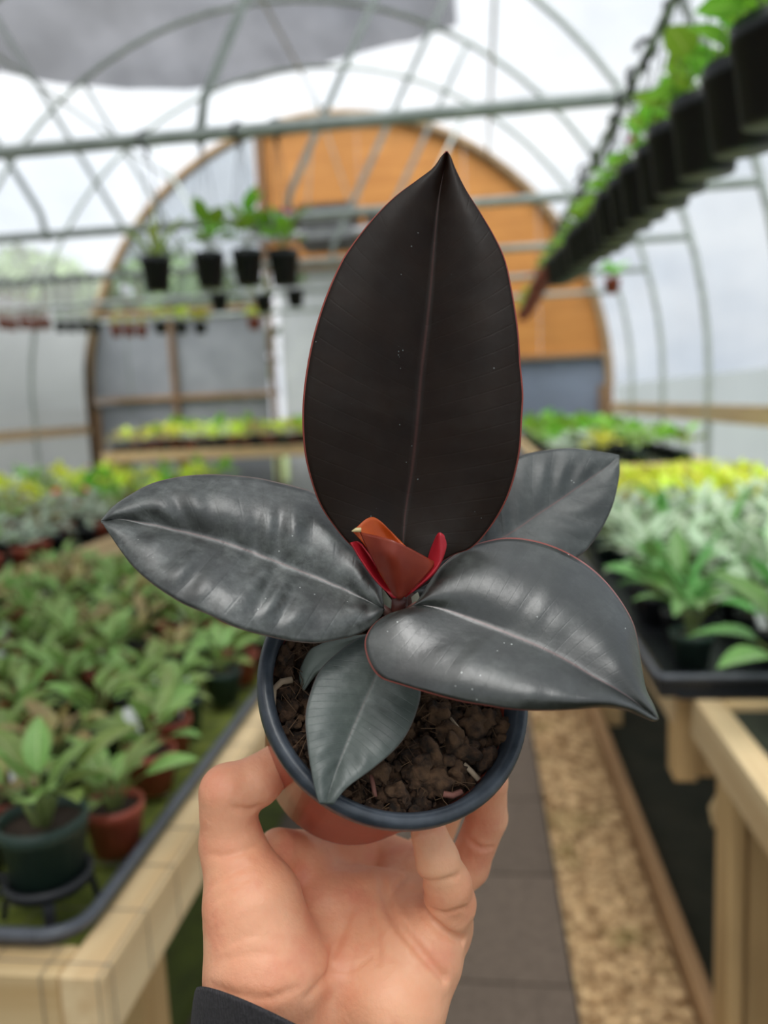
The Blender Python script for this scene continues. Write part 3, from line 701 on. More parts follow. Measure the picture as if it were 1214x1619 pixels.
# soil with crumbs, roots and fibres
t = NT('peat'); f = t.noise(260, 6); f2 = t.noise(60, 4)
c = t.mix(t.ramp(f, .35, .7), lin((30, 22, 16)), lin((92, 66, 46))); c = t.mix(t.math('MULTIPLY', t.ramp(f2, .5, .62), .7), c, lin((112, 84, 60)))
t.link(c, t.b.inputs['Base Color']); t.set(Roughness=.95); t.bump(f, .8, .003); M_PEAT = t.m
m = MB(); NR, NA = 34, 96; vs = [(0, 0, .080)]
for i in range(1, NR+1):
    r = .0484*i/NR
    for k in range(NA):
        a = 2*math.pi*k/NA; x, y_ = r*math.cos(a), r*math.sin(a)
        h = .0030*math.sin(x*310+1)*math.sin(y_*290) + .0022*math.sin(x*700+y_*500)*math.sin(y_*600-x*200) + .0034*(RNG.random()-.5) - .003*(i/NR)**3
        vs.append((x, y_, .0795+h))
fs = [(0, 1+k, 1+(k+1) % NA) for k in range(NA)] + [(1+i*NA+k, 1+(i+1)*NA+k, 1+(i+1)*NA+(k+1) % NA, 1+i*NA+(k+1) % NA) for i in range(NR-1) for k in range(NA)]
m.add(vs, fs)
for k in range(900):
    r = .047*math.sqrt(RNG.random()); a = RNG.random()*6.283; s = .0007+.0021*RNG.random()**2
    R = Matrix.Rotation(RNG.random()*6, 3, 'Z') @ Matrix.Rotation(RNG.random()*3, 3, 'X')
    m.add([R @ Vector((v.x*s*1.3, v.y*s, v.z*s*.8))*(1+.3*RNG.random()) + Vector((r*math.cos(a), r*math.sin(a), .0798+.002*RNG.random())) for v in iv], ifc)
soil = pot_local(m.mesh('soil', M_PEAT, True), 'soil'); soil['kind'] = 'stuff'
def on_soil(px, py, lift=0.0):
    d = pdir(px, py); k = ((RC - PN*.012 + PN*lift) - CAM).dot(PN)/d.dot(PN); return CAM + d*k
def hpart(name, mb_, mat, parent=hero, smooth=True, inv=PB):
    mb_.v = [tuple(Vector(v)-inv) for v in mb_.v]; return link(name, mb_.mesh(name, mat, smooth), parent)
M_ROOT = plain('pale_root', (196, 176, 152), (150, 128, 104), 90, .7); M_TWIG = plain('pink_twig', (158, 104, 92), (128, 84, 72), 60, .7)
for pts, r, mt in ((((742, 1178), (752, 1186), (762, 1196)), .0007, M_ROOT), (((733, 1208), (745, 1220), (757, 1233)), .0011, M_ROOT), (((586, 1224), (590, 1242), (593, 1260)), .0009, M_TWIG),
                   (((430, 1120), (432, 1090), (445, 1078), (462, 1075)), .0014, M_ROOT), (((700, 1255), (715, 1258), (730, 1252)), .0013, M_TWIG), (((712, 1135), (724, 1150), (733, 1165)), .0006, M_ROOT)):
    hpart('root', MB().tube([on_soil(*p, .003) for p in pts], r, 6), mt)
cl = MB()
ico = bmesh.new(); bmesh.ops.create_icosphere(ico, subdivisions=3, radius=1); iv3 = np.array([v.co for v in ico.verts]); if3 = [[v.index for v in f.verts] for f in ico.faces]; ico.free()
def lump(c, s):
    w = RNG.normal(size=(5, 3))*2.6; ph = RNG.random(5)*6
    k = 1 + sum(.16*np.sin(iv3 @ w[i] + ph[i]) for i in range(5)) + .10*np.sin(iv3 @ (RNG.normal(size=3)*9)) + .07*RNG.normal(size=len(iv3))
    sc_ = s*(np.array([1, 1, 1]) + .35*(RNG.random(3)-.5))
    cl.add((iv3*k[:, None]*sc_ + np.array(c)).tolist(), if3)
for px, py, s_ in ((795, 1155, .0054), (788, 1144, .004), (803, 1170, .0042), (628, 1250, .0032), (640, 1265, .0028), (655, 1235, .004), (690, 1240, .0048), (720, 1222, .0046), (448, 1042, .004), (705, 1160, .0052), (748, 1140, .0046), (600, 1225, .004), (680, 1195, .0056), (765, 1200, .004), (700, 1205, .005), (735, 1190, .005), (660, 1205, .005), (716, 1180, .0048), (690, 1130, .0045), (770, 1140, .004)):
    lump(on_soil(px, py, .001), s_)
hpart('soil_clods', cl, M_PEAT)['kind'] = 'stuff'
fb = MB()
for k in range(240):
    r = .046*math.sqrt(RNG.random()); a = RNG.random()*6.283; c = RC - PN*(.0115-.004*RNG.random()) + P1*(r*math.cos(a)) + P2*(r*math.sin(a))
    q1, q2 = (RNG.normal(size=2)*.0035 for _ in range(2)); fb.tube([c, c+P1*q1[0]+P2*q1[1]+PN*.0008, c+P1*(q1+q2)[0]+P2*(q1+q2)[1]], .00016, 4, False)
hpart('soil_fibres', fb, plain('peat_fibre', (120, 92, 66), (84, 62, 44), 90, .9))['kind'] = 'stuff'
# leaves: outline traced, each with its own real distance, curvature and thickness
def poly_resample(P, n):
    P = np.array(P, float); s = np.r_[0, np.cumsum(np.linalg.norm(np.diff(P[:, :2], axis=0), axis=1))]; s /= s[-1]
    # Catmull-Rom on arc length
    u = np.linspace(0, 1, n); out = np.zeros((n, P.shape[1]))
    Q = np.vstack([2*P[0]-P[1], P, 2*P[-1]-P[-2]])
    for i, x in enumerate(u):
        k = min(len(P)-2, max(0, int(np.searchsorted(s, x, side='right')-1))); f = (x-s[k])/max(1e-9, s[k+1]-s[k])
        a, b, c_, d = Q[k], Q[k+1], Q[k+2], Q[k+3]
        out[i] = .5*((2*b)+(-a+c_)*f+(2*a-5*b+4*c_-d)*f*f+(-a+3*b-3*c_+d)*f**3)
    return out
def dcurve(vals, n):
    return np.interp(np.linspace(0, 1, n), np.linspace(0, 1, len(vals)), vals)
def smooth1(a, k=5):
    ker = np.ones(k)/k; return np.convolve(np.pad(a, k//2, mode='edge'), ker, mode='valid')
def leaf(name, label, e1, mid, e2, d1, dm, d2, mat, bulge=(.002, .002), ripple=(0, 0, 0), n=72, q=14, thick=.0006, rib=.0009, ribmat=None, ribend=.93):
    E1, M, E2 = poly_resample(e1, n), poly_resample(mid, n), poly_resample(e2, n)
    D1, DM, D2 = (smooth1(dcurve(d, n), 9) for d in (d1, dm, d2))
    m = MB(); vs, uv = [], []
    for i in range(n):
        t_ = i/(n-1)
        for j in range(-q, q+1):
            s = abs(j)/q; E, D, bg = (E1, D1, bulge[0]) if j < 0 else (E2, D2, bulge[1])
            p = M[i]*(1-s) + E[i]*s; d = DM[i]*(1-s) + D[i]*s
            env = math.sin(math.pi*min(1, t_))**.5 if 0 < t_ < 1 else 0
            d -= bg*math.sin(math.pi*s**1.12)*env
            tw = t_ + .018*math.sin(11*t_+1) + .012*math.sin(23*t_+(2 if j < 0 else 4))
            d += ripple[0]*(.65+.5*math.sin(17*t_+3*s+j*.02))*math.sin(2*math.pi*(ripple[1]*tw - ripple[2]*s))*math.sin(math.pi*s**.75)*env
            vs.append(V(p[0], p[1], d)); uv.append((.5+.5*j/q, t_))
    k = 2*q+1
    m.add(vs, [(i*k+j, i*k+j+1, (i+1)*k+j+1, (i+1)*k+j) for i in range(n-1) for j in range(k-1)])
    m.v = [tuple(Vector(v)-PB) for v in m.v]; me = m.mesh(name, mat, True); set_uv(me, uv)
    o = link(name, me, hero); o['label'] = label
    so = o.modifiers.new('thickness', 'SOLIDIFY'); so.thickness = thick; so.offset = 0
    if ribmat:
        pts = [V(M[i][0], M[i][1], DM[i]+.0003) - PB for i in range(0, int(n*ribend), 2)]
        rs = [rib*(1-.75*i/len(pts)) for i in range(len(pts))]
        r = link('midrib', MB().tube(pts, rs, 8).mesh('midrib', ribmat, True), o)
    return o
def ficus_mat(name, c1, c2, red, dust, edge=(176, 92, 82), rough=.30, ior=1.62, bands=0.0, specks=.5, trans=0.0, tcol=(120, 16, 8), nveins=26, slope=.45, vb=.2, wr=.28):
    t = NT(name); tcn = t.new('ShaderNodeTexCoord'); sp = t.new('ShaderNodeSeparateXYZ'); t.link(tcn.outputs['UV'], sp.inputs[0])
    au = t.math('MULTIPLY', t.math('ABSOLUTE', t.math('SUBTRACT', sp.outputs[0], .5)), 2.0); v = sp.outputs[1]
    f = t.noise(55, 5); c = t.mix(t.ramp(f, .3, .7), lin(c1), lin(c2))
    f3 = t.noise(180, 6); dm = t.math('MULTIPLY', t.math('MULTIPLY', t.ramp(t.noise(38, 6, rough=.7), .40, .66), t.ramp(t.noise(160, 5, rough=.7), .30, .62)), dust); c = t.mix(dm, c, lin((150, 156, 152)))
    # lateral veins leave the midrib at a slant
    ph = t.math('MULTIPLY', t.math('SUBTRACT', v, t.math('MULTIPLY', au, slope*.25)), nveins)
    fr = t.math('ABSOLUTE', t.math('SUBTRACT', t.math('FRACT', ph), .5)); vein = t.math('SUBTRACT', 1.0, t.math('MULTIPLY', fr, 14.0), clamp=True)
    c = t.mix(t.math('MULTIPLY', vein, vb*.4), c, lin(tuple(min(255, x+34) for x in c2)))
    mr = t.math('SUBTRACT', 1.0, t.math('DIVIDE', au, .022), clamp=True); c = t.mix(t.math('MULTIPLY', mr, red), c, lin((112, 62, 58)))
    ed = t.math('GREATER_THAN', au, .985); c = t.mix(t.math('MULTIPLY', ed, .8), c, lin(edge))
    vo = t.new('ShaderNodeTexVoronoi'); vo.inputs['Scale'].default_value = 330; t.link(tcn.outputs['Object'], vo.inputs['Vector'])
    spk = t.math('MULTIPLY', t.math('LESS_THAN', vo.outputs['Distance'], .10), t.math('GREATER_THAN', t.noise(70, 2), .63)); c = t.mix(t.math('MULTIPLY', spk, specks), c, lin((196, 200, 196)))
    t.link(c, t.b.inputs['Base Color']); t.set(IOR=ior)
    t.link(t.math('ADD', rough, t.math('MULTIPLY', t.ramp(t.noise(30, 5), .35, .7), .16)), t.b.inputs['Roughness'])
    hgt = t.math('ADD', t.math('MULTIPLY', vein, -vb), t.math('MULTIPLY', f3, .16)); hgt = t.math('ADD', hgt, t.math('MULTIPLY', f, .9))
    t.bump(hgt, wr, .0013)
    if trans:
        tl = t.new('ShaderNodeBsdfTranslucent'); tl.inputs[0].default_value = lin(tcol); mx = t.new('ShaderNodeMixShader'); mx.inputs[0].default_value = trans
        t.link(t.b.outputs[0], mx.inputs[1]); t.link(tl.outputs[0], mx.inputs[2]); t.link(mx.outputs[0], t.o.inputs['Surface'])
    return t.m
MF_TOP = ficus_mat('burgundy_leaf_upright', (19, 12, 6), (30, 20, 11), .25, .02, rough=.44, ior=1.30, trans=.2, tcol=(150, 30, 12), specks=.25, vb=.10)
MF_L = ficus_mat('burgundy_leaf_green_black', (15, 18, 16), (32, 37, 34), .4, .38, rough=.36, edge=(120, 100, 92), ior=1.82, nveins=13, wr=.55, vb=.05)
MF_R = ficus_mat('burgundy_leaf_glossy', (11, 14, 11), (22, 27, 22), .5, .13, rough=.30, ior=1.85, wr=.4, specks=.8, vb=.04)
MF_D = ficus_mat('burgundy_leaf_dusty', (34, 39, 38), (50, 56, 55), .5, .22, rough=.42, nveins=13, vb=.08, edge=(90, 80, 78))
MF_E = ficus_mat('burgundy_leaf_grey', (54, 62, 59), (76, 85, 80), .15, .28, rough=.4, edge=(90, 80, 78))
M_RIB = plain('red_midrib', (96, 54, 50), (70, 40, 38), 60, .8, spec=.08); M_RIBD = plain('dark_red_midrib', (70, 32, 26), (52, 24, 20), 60, .8, spec=.05)
TOPM = [(633, 925), (637, 859), (641, 808), (652, 737), (660, 661), (666, 590), (675, 514), (681, 455), (687, 380), (694, 312), (704, 258), (706, 239)]
leaf('leaf', 'tall upright dark burgundy leaf with pink edge', 
     [(631, 924), (600, 900), (555, 863), (526, 829), (505, 796), (490, 754), (481, 712), (478, 665), (480, 619), (488, 564), (500, 514), (517, 464), (538, 417), (559, 384), (593, 342), (626, 310), (660, 285), (685, 266), (698, 247), (705, 239)],
     TOPM,
     [(635, 926), (670, 905), (715, 878), (744, 867), (769, 842), (794, 804), (811, 762), (822, 712), (825, 665), (827, 623), (823, 577), (819, 522), (810, 464), (799, 413), (782, 375), (757, 333), (736, 300), (719, 266), (712, 247), (707, 239)],
     (.302, .306, .302, .305, .312, .322), (.302, .312, .313, .316, .320, .324), (.302, .304, .300, .303, .311, .322), MF_TOP, bulge=(.0045, .0045), ripple=(.00008, 17, 1.5), n=110, q=18, ribmat=M_RIBD, rib=.0006)
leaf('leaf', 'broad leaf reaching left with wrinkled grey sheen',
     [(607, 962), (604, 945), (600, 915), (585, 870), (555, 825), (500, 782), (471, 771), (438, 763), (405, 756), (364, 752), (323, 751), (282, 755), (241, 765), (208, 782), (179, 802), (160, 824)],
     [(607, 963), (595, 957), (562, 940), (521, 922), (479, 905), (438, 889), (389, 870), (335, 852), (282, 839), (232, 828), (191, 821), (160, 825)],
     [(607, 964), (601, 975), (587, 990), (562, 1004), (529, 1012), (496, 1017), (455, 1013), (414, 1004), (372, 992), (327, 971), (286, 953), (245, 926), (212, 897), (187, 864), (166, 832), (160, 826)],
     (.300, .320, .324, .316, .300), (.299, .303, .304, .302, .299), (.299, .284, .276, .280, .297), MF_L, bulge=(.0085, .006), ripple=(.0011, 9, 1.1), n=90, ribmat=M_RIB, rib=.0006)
leaf('leaf', 'broad glossy leaf reaching right with drip tip and red edge',
     [(645, 962), (661, 950), (679, 922), (700, 894), (733, 869), (766, 857), (799, 851), (832, 853), (865, 861), (898, 875), (931, 896), (959, 922), (984, 955), (1001, 988), (1009, 1025), (1015, 1062), (1021, 1091), (1033, 1116), (1041, 1137)],
     [(644, 963), (663, 957), (696, 962), (733, 974), (774, 990), (815, 1007), (857, 1025), (898, 1046), (939, 1071), (972, 1089), (1001, 1108), (1024, 1125), (1040, 1138)],
     [(643, 964), (614, 972), (589, 990), (577, 1015), (583, 1046), (601, 1071), (634, 1083), (675, 1095), (725, 1108), (766, 1115), (807, 1121), (857, 1123), (910, 1121), (951, 1118), (988, 1122), (1009, 1130), (1030, 1139), (1039, 1139)],
     (.294, .306, .312, .308, .292, .272), (.292, .287, .281, .276, .270, .270), (.292, .277, .266, .261, .262, .270), MF_R, bulge=(.0095, .006), ripple=(.00015, 9, 1.2), n=96, q=18, ribmat=M_RIB, rib=.0006)
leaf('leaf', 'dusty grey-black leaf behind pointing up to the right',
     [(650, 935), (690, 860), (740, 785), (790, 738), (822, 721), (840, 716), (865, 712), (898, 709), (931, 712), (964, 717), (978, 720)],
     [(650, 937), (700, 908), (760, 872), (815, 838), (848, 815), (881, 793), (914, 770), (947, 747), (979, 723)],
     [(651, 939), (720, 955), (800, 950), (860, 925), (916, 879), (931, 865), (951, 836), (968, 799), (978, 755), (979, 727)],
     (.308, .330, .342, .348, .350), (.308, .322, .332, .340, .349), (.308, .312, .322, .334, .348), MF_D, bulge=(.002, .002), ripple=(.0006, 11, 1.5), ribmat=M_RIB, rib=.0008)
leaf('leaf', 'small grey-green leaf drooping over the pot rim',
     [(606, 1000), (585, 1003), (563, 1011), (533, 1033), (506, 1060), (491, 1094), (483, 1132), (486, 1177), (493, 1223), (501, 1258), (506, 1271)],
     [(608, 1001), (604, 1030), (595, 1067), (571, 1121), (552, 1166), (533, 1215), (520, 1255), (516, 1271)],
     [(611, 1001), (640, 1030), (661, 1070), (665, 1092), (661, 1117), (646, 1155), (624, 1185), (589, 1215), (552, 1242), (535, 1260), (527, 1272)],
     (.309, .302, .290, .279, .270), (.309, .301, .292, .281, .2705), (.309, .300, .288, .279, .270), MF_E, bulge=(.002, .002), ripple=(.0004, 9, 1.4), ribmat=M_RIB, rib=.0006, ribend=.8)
leaf('leaf', 'small pale grey leaf curling down beside the stem base',
     [(588, 1003), (560, 1006), (530, 1010), (505, 1020), (489, 1030), (476, 1056), (474, 1073), (479, 1091)],
     [(588, 1005), (560, 1014), (535, 1028), (512, 1042), (498, 1056), (488, 1072), (479, 1091)],
     [(588, 1008), (565, 1030), (540, 1052), (515, 1062), (502, 1064), (492, 1075), (480, 1092)],
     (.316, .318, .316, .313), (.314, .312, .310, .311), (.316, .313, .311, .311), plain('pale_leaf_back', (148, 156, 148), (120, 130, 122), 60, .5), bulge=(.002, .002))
# main stem and petioles
M_STEM = plain('dark_red_stem', (92, 44, 36), (60, 30, 26), 80, .4); M_PET = plain('petiole', (120, 78, 70), (92, 62, 54), 60, .4)
hpart('stem', MB().tube([RC - PN*.016, V(622, 1050, .327), V(628, 1000, .312), V(631, 965, .303), V(632, 944, .299)], [.0042, .004, .0036, .0032, .003], 14), M_STEM)
for a, b in ((V(628, 985, .308), V(604, 961, .300)), (V(628, 980, .307), V(660, 957, .2925)), (V(630, 985, .309), V(652, 938, .309)), (V(632, 975, .307), V(634, 922, .3025)), (V(626, 1020, .318), V(608, 1004, .310)), (V(624, 1030, .321), V(588, 1006, .315))):
    hpart('petiole', MB().tube([a, (a+b)/2+PN*.001, b], [.0022, .0018, .0016], 10), M_PET)
# pale stipule scraps behind the shoot
M_PALEST = plain('pale_sheath', (196, 204, 184), (168, 176, 156), 60, .5)
hpart('dry_sheath', MB().add([V(604, 930, .306), V(618, 948, .305), V(623, 968, .304), V(606, 956, .306), V(605, 931, .3068), V(619, 949, .3058), V(624, 969, .3048), V(607, 957, .3068)], [(0, 1, 2, 3), (7, 6, 5, 4), (0, 4, 5, 1), (1, 5, 6, 2), (2, 6, 7, 3), (3, 7, 4, 0)]), M_PALEST, smooth=False)
hpart('dry_sheath', MB().add([V(650, 944, .304), V(660, 936, .3035), V(663, 945, .303), V(652, 958, .303), V(651, 945, .3048), V(661, 937, .3043), V(664, 946, .3038), V(653, 959, .3038)], [(0, 1, 2, 3), (7, 6, 5, 4), (0, 4, 5, 1), (1, 5, 6, 2), (2, 6, 7, 3), (3, 7, 4, 0)]), M_PALEST, smooth=False)
# the unfurling leaf: a rolled cone lofted from the stem to its rim
def soft(name, c1, c2, trans, tcol, rough=.35):
    t = NT(name); f = t.noise(120, 4); t.link(t.mix(t.ramp(f, .3, .7), lin(c1), lin(c2)), t.b.inputs['Base Color']); t.set(Roughness=rough)
    tl = t.new('ShaderNodeBsdfTranslucent'); tl.inputs[0].default_value = lin(tcol); mx = t.new('ShaderNodeMixShader'); mx.inputs[0].default_value = trans
    t.link(t.b.outputs[0], mx.inputs[1]); t.link(tl.outputs[0], mx.inputs[2]); t.link(mx.outputs[0], t.o.inputs['Surface']); return t.m
def loft(name, rings, mat, closed, thick=.0005, label=None, parent=hero):
    """rings: list of curves (px,py,d) of equal length, base to rim; smooth resample both ways"""
    rs = [poly_resample(r, 40) for r in rings]; n = len(rs)
    cols = [poly_resample([rs[k][i] for k in range(n)], 22) for i in range(40)]
    m = MB(); m.add([V(*cols[i][j])-PB for j in range(22) for i in range(40)], [(j*40+i, j*40+i+1, (j+1)*40+i+1, (j+1)*40+i) for j in range(21) for i in range(39)])
    o = link(name, m.mesh(name, mat, True), parent); so = o.modifiers.new('thickness', 'SOLIDIFY'); so.thickness = thick; so.offset = 0
    if label: o['label'] = label
    return o
D0 = .295
M_NEW = soft('unfurling_leaf', (150, 66, 44), (128, 48, 36), .30, (214, 92, 30)); M_STIP = soft('red_stipule', (188, 44, 58), (156, 30, 44), .38, (240, 70, 70))
base = [(625, 945, D0-.002), (632, 947, D0-.004), (640, 942, D0-.003)]
loft('new_leaf', [base, [(600, 903, D0-.003), (628, 909, D0-.009), (664, 918, D0-.003)], [(583, 872, D0-.002), (623, 880, D0-.012), (682, 899, D0-.001)], [(569, 841, D0+.001), (625, 856, D0-.012), (688, 889, D0+.001)]], M_NEW, False, label='rolled orange-red young leaf')
loft('new_leaf_flap', [[(625, 945, D0), (632, 945, D0+.002), (640, 942, D0)], [(600, 905, D0), (622, 900, D0+.005), (660, 912, D0+.001)], [(580, 866, D0+.001), (608, 852, D0+.008), (650, 876, D0+.004)], [(557, 839, D0+.001), (591, 818, D0+.007), (634, 857, D0+.007)]], soft('young_leaf_inside', (206, 98, 36), (186, 80, 26), .4, (240, 120, 30)), False, label='bright orange inner fold of the young leaf')
hpart('leaf_tip', MB().tube([V(571, 838, D0), V(563, 838, D0), V(556, 840, D0-.0003)], [.0009, .0009, .0002], 8), plain('cream_tip', (206, 190, 140), (186, 166, 112), 60, .5))
loft('stipule', [[(622, 946, D0-.001), (626, 946, D0-.003), (631, 944, D0-.004)], [(594, 918, D0), (606, 916, D0+.004), (614, 922, D0-.003)], [(571, 886, D0+.001), (584, 880, D0+.006), (594, 893, D0-.001)], [(554, 858, D0+.002), (564, 856, D0+.004), (573, 862, D0+.002)]], M_STIP, False, .0006, 'pink-red stipule at the left of the young leaf')
loft('stipule', [[(640, 944, D0), (648, 938, D0-.002), (652, 936, D0-.002)], [(668, 912, D0+.004), (682, 906, D0-.002), (688, 904, D0-.001)], [(680, 872, D0+.004), (694, 884, D0-.001), (705, 866, D0)], [(690, 848, D0+.003), (695, 842, D0), (702, 846, D0)]], M_STIP, False, .0006, 'pink-red curled stipule at the right of the young leaf')

# ================================================================== THE HAND
def camco(px, py, d): return np.array([(px-W/2)/F*d, (H/2-py)/F*d, d])
def chain(*pts): return [(camco(*a[:3]), a[3], camco(*b[:3]), b[3]) for a, b in zip(pts[:-1], pts[1:])]
CAPS = {
 'palm': (chain((366, 1335, .330, .0125), (399, 1430, .322, .0200), (420, 1540, .316, .0245), (436, 1640, .322, .0245)), .008),
 'mid': (chain((470, 1375, .366, .012), (520, 1440, .352, .0165), (530, 1540, .337, .020), (520, 1650, .335, .023)), .012),
 'hyp': (chain((690, 1455, .348, .0145), (662, 1510, .332, .0185), (622, 1585, .322, .0215), (600, 1660, .326, .0225)), .010),
 'bridge': (chain((440, 1344, .352, .0095), (500, 1360, .374, .012), (600, 1356, .392, .0125), (668, 1384, .374, .0125), (690, 1425, .360, .0125)), .010),
 'fill': (chain((590, 1430, .356, .0155), (600, 1520, .338, .020)), .012),
 'wrist': (chain((440, 1640, .325, .0235), (425, 1760, .338, .0235), (415, 1860, .348, .024)) + chain((600, 1650, .328, .022), (560, 1770, .340, .023), (540, 1860, .35, .024)), .012),
 'thumb': (chain((366, 1335, .330, .0122), (361, 1285, .329, .0114), (359, 1252, .328, .0108)), .005),
 'thumbtip': (chain((359, 1252, .328, .0106), (405, 1236, .333, .0104), (446, 1203, .340, .0088)), .004),
 'pinky': (chain((700, 1472, .346, .0120), (712, 1428, .330, .0104), (708, 1398, .323, .0092)), .006),
 'pinkytip': (chain((708, 1398, .323, .0090), (691, 1358, .319, .0086), (678, 1318, .3185, .0074)), .003),
 'ring': (chain((672, 1430, .368, .0115), (740, 1368, .372, .0096)), .005),
 'ringtip': (chain((740, 1368, .372, .0094), (770, 1292, .366, .0092), (772, 1235, .358, .0085), (755, 1195, .352, .0072)), .003),
 'middle': (chain((610, 1410, .388, .0120), (680, 1340, .424, .0100), (722, 1235, .420, .0092), (735, 1165, .405, .0078)), .004),
 'index': (chain((520, 1400, .385, .0120), (560, 1310, .438, .0102), (612, 1200, .452, .0092), (630, 1130, .446, .0078)), .004),
}
def seg_d(P, a, ra, b, rb):
    ab = b-a; t = np.clip(((P-a) @ ab)/(ab @ ab), 0, 1); return np.linalg.norm(P-(a+t[..., None]*ab), axis=-1)-(ra+(rb-ra)*t)
def smin(a, b, k):
    h = np.clip(.5+.5*(b-a)/k, 0, 1); return b+(a-b)*h-k*h*(1-h)
def hand_base(P):
    d = None
    for name, (segs, k) in CAPS.items():
        g_ = None
        for s in segs:
            e = seg_d(P, *s); g_ = e if g_ is None else smin(g_, e, .002)
        d = g_ if d is None else smin(d, g_, k)
    return d
def first_hit(px, py, d0=.26, d1=.42):
    ds = np.linspace(d0, d1, 240); P = np.stack([camco(px, py, x) for x in ds]); s = hand_base(P); i = int(np.argmax(s < 0))
    return P[i] if s[i] < 0 else P[-1]
CREASES = [  # traced folds of the palm: points, depth, width (m)
 ([(603, 1380), (607, 1410), (614, 1437), (633, 1467), (664, 1505), (701, 1547)], .0021, .0016),
 ([(666, 1410), (670, 1432), (679, 1448), (701, 1471), (730, 1487)], .0018, .0016),
 ([(584, 1415), (590, 1450), (599, 1494), (599, 1524)], .0006, .0011),
 ([(563, 1405), (556, 1430), (542, 1467), (523, 1513), (518, 1540), (482, 1577)], .0011, .0018),
 ([(326, 1552), (357, 1568), (395, 1576), (432, 1576), (470, 1560)], .0006, .0014),
 ([(640, 1385), (622, 1410), (618, 1432)], .0008, .0014),
 ([(366, 1274), (388, 1280), (412, 1274)], .0010, .0013), ([(330, 1352), (365, 1352), (398, 1340), (415, 1330)], .0006, .0013),
 ([(662, 1388), (690, 1393), (722, 1384)], .0007, .0011), ([(680, 1436), (705, 1442), (735, 1434)], .0008, .0011),
 ([(735, 1322), (760, 1340), (782, 1338)], .0009, .0012), ([(330, 1405), (360, 1385), (392, 1368)], .0004, .0011), ([(335, 1430), (372, 1402), (405, 1384)], .0004, .0011),
 ([(440, 1530), (500, 1520), (548, 1535), (590, 1512)], .0003, .0012), ([(350, 1500), (395, 1480), (440, 1490)], .0003, .0016), ([(340, 1520), (400, 1508), (450, 1512)], .0003, .0016),
]
STEP = .00095
allp = np.array([x for segs, k in CAPS.values() for s in segs for x in (s[0], s[2])])
lo = allp.min(0)-.034; hi = allp.max(0)+.034; lo[1] = allp[:, 1].min()-.003
BK = 12
nb3 = np.ceil((hi-lo)/(STEP*BK)).astype(int); n3 = nb3*BK
creases3 = []
for pts, dep, wid in CREASES:
    fine = poly_resample(pts, 3*len(pts)); creases3.append((np.array([first_hit(*p) for p in fine]), dep, wid))
cc = np.stack(np.meshgrid(*[lo[i]+STEP*BK*(np.arange(nb3[i])+.5) for i in range(3)], indexing='ij'), -1); cd = hand_base(cc)
D = np.repeat(np.repeat(np.repeat(np.where(cd < 0, -1., 1.), BK, 0), BK, 1), BK, 2).astype(np.float32)
loc_ = np.stack(np.meshgrid(*[np.arange(BK)*STEP]*3, indexing='ij'), -1)
act_b = np.argwhere(np.abs(cd) < STEP*BK*.87*1.25+.002)
for c0 in range(0, len(act_b), 150):
    bl = act_b[c0:c0+150]; P = lo + bl[:, None, None, None, :]*STEP*BK + loc_[None]; d = hand_base(P)
    near = np.abs(d) < .005; Q = P[near]; dd = d[near]
    for pts, dep, wid in creases3:
        bb = np.all((Q > pts.min(0)-.009) & (Q < pts.max(0)+.009), axis=1)
        if not bb.any(): continue
        q_ = Q[bb]; dm = None
        for a, b in zip(pts[:-1], pts[1:]):
            e = seg_d(q_, a, 0, b, 0) if np.linalg.norm(b-a) > 1e-6 else np.linalg.norm(q_-a, axis=-1); dm = e if dm is None else np.minimum(dm, e)
        mdp = pts[len(pts)//2]; hl = max(np.linalg.norm(pts[0]-mdp), np.linalg.norm(pts[-1]-mdp)); tp = np.clip(1.25-(np.linalg.norm(q_-mdp, axis=-1)/hl)**2*1.05, 0, 1)
        dd[bb] += tp*(dep*np.exp(-(dm/wid)**2) - .35*dep*np.exp(-((dm-2.6*wid)/(1.6*wid))**2))
    d[near] = dd
    for k in range(len(bl)):
        x, y_, z_ = bl[k]*BK; D[x:x+BK, y_:y_+BK, z_:z_+BK] = d[k]
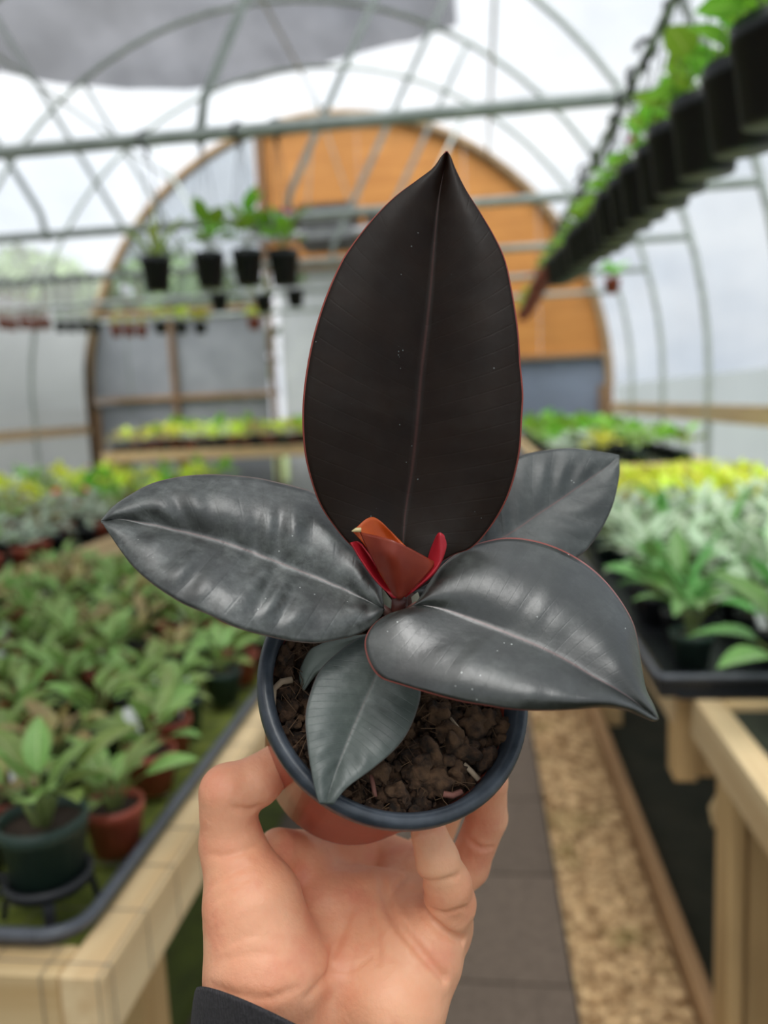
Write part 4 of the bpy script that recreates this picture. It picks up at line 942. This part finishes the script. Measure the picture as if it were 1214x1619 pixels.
def surface_nets(D, lo, st):
    s = D < 0; nx, ny, nz = D.shape; cnt = np.zeros((nx-1, ny-1, nz-1), np.int8); acc = np.zeros((nx-1, ny-1, nz-1, 3), np.float32)
    c8 = sum(s[i:nx-1+i, j:ny-1+j, k:nz-1+k].astype(np.int8) for i in (0, 1) for j in (0, 1) for k in (0, 1)); act = (c8 > 0) & (c8 < 8)
    I = np.argwhere(act); pos = np.zeros((len(I), 3)); num = np.zeros(len(I))
    for axis in range(3):
        o1, o2 = [a for a in range(3) if a != axis]
        for u in (0, 1):
            for v in (0, 1):
                a = I.copy(); a[:, o1] += u; a[:, o2] += v; b = a.copy(); b[:, axis] += 1
                da = D[a[:, 0], a[:, 1], a[:, 2]]; db = D[b[:, 0], b[:, 1], b[:, 2]]; x = (da < 0) != (db < 0)
                t = da/np.where(x, da-db, 1); p = a.astype(float); p[:, axis] += t; pos[x] += p[x]; num[x] += 1
    V_ = pos/num[:, None]*st+lo; ids = -np.ones(act.shape, np.int64); ids[tuple(I.T)] = np.arange(len(I)); F_ = []
    for axis in range(3):
        o1, o2 = [(1, 2), (2, 0), (0, 1)][axis]
        sl0 = [slice(None)]*3; sl1 = [slice(None)]*3; sl0[axis] = slice(0, -1); sl1[axis] = slice(1, None)
        ch = s[tuple(sl0)] != s[tuple(sl1)]; E = np.argwhere(ch); E = E[(E[:, o1] > 0) & (E[:, o2] > 0) & (E[:, o1] < D.shape[o1]-1) & (E[:, o2] < D.shape[o2]-1)]
        inside = s[E[:, 0], E[:, 1], E[:, 2]]
        def cell(du, dv):
            c = E.copy(); c[:, o1] -= du; c[:, o2] -= dv; return ids[c[:, 0], c[:, 1], c[:, 2]]
        q = np.stack([cell(1, 1), cell(0, 1), cell(0, 0), cell(1, 0)], 1); q[~inside] = q[~inside][:, ::-1]; F_.append(q)
    return V_, np.vstack(F_)
hv, hf = surface_nets(D, lo, STEP)
Bm = np.array([RT, UP, FW]); hw = hv @ Bm + np.array(CAM)
t = NT('skin'); tcn = t.new('ShaderNodeTexCoord')
f1 = t.noise(32, 4); f2 = t.noise(420, 4); f3 = t.noise(11, 3)
c = t.mix(t.ramp(f1, .3, .72), lin((240, 180, 144)), lin((230, 156, 120))); c = t.mix(t.math('MULTIPLY', t.ramp(f3, .45, .7), .5), c, lin((244, 192, 146)))
c = t.mix(t.math('MULTIPLY', t.ramp(t.noise(46, 4), .50, .70), .5), c, lin((222, 130, 104)))
t.link(c, t.b.inputs['Base Color']); t.set(Roughness=.48); t.b.inputs['Subsurface Weight'].default_value = .25
t.b.inputs['Subsurface Radius'].default_value = (1.0, .35, .2); t.b.inputs['Subsurface Scale'].default_value = .004
hh = t.math('ADD', t.math('MULTIPLY', f2, .5), t.math('MULTIPLY', t.noise(130, 4, mapscale=(1, 1, .4)), .9)); t.bump(hh, .6, .0009)
wr = cam2w(*camco(500, 1700, .335))
me = bpy.data.meshes.new('person'); me.from_pydata([tuple(v) for v in hw-np.array(wr)], [], hf.tolist()); me.materials.append(t.m); me.polygons.foreach_set('use_smooth', [True]*len(me.polygons)); me.update()
person = link('person', me); person.location = wr
tag(person, 'bare left hand of a person cupping the pot from below, dark sleeve cuff', 'person')
# knitted cuff and sleeve
t = NT('charcoal_knit'); f = t.noise(900, 3); wv = t.new('ShaderNodeTexWave'); wv.inputs['Scale'].default_value = 260; wv.inputs['Distortion'].default_value = 1.5
t.link(t.new('ShaderNodeTexCoord').outputs['Object'], wv.inputs['Vector']); t.link(t.mix(t.ramp(f, .3, .7), lin((40, 38, 41)), lin((64, 61, 64))), t.b.inputs['Base Color']); t.set(Roughness=.9); t.bump(t.math('ADD', wv.outputs['Fac'], f), .5, .0008)
m = MB(); rings = []
ringspec = [((-.0005, 0), .0), (1, 0)]
ca = np.array([camco(492, 1662, .328), camco(480, 1755, .340), camco(462, 1900, .362), camco(440, 2080, .385), camco(420, 2300, .41)])
rad = [.0500, .0505, .051, .054, .056]
vs = []; NS = 48
lead = np.array([-.36, 1.0, 0])                                     # the cuff edge rides higher on the thumb side
ax_ = []
for inner in (0, 1):
    for i in range(len(ca)):
        tg_ = ca[min(i+1, len(ca)-1)]-ca[max(i-1, 0)]; tg_ /= np.linalg.norm(tg_); u = np.array([1., 0, 0]); u -= tg_*(u @ tg_); u /= np.linalg.norm(u); w = np.cross(tg_, u)
        for k in range(NS):
            a = 2*math.pi*k/NS; r = rad[i]*(1-.05*inner); slant = (-tg_)*(.030*(-math.cos(a))+.058*(-math.sin(a)))*(1 if i == 0 else .5 if i == 1 else 0)
            vs.append(cam2w(*(ca[i]+u*r*math.cos(a)*1.0+w*r*math.sin(a)*.70+slant))-wr)
nr = len(ca); fs = []
for i in range(nr-1):
    for k in range(NS):
        a, b, c_, d = i*NS+k, i*NS+(k+1) % NS, (i+1)*NS+(k+1) % NS, (i+1)*NS+k; fs.append((a, b, c_, d)); o_ = nr*NS; fs.append((d+o_, c_+o_, b+o_, a+o_))
fs += [(k, k+nr*NS, (k+1) % NS+nr*NS, (k+1) % NS) for k in range(NS)]
m.add(vs, fs); sl = link('sleeve', m.mesh('sleeve', t.m, True), person); sl['label'] = 'charcoal knitted sleeve cuff'
ss = sl.modifiers.new('smooth', 'SUBSURF'); ss.levels = 1; ss.render_levels = 2
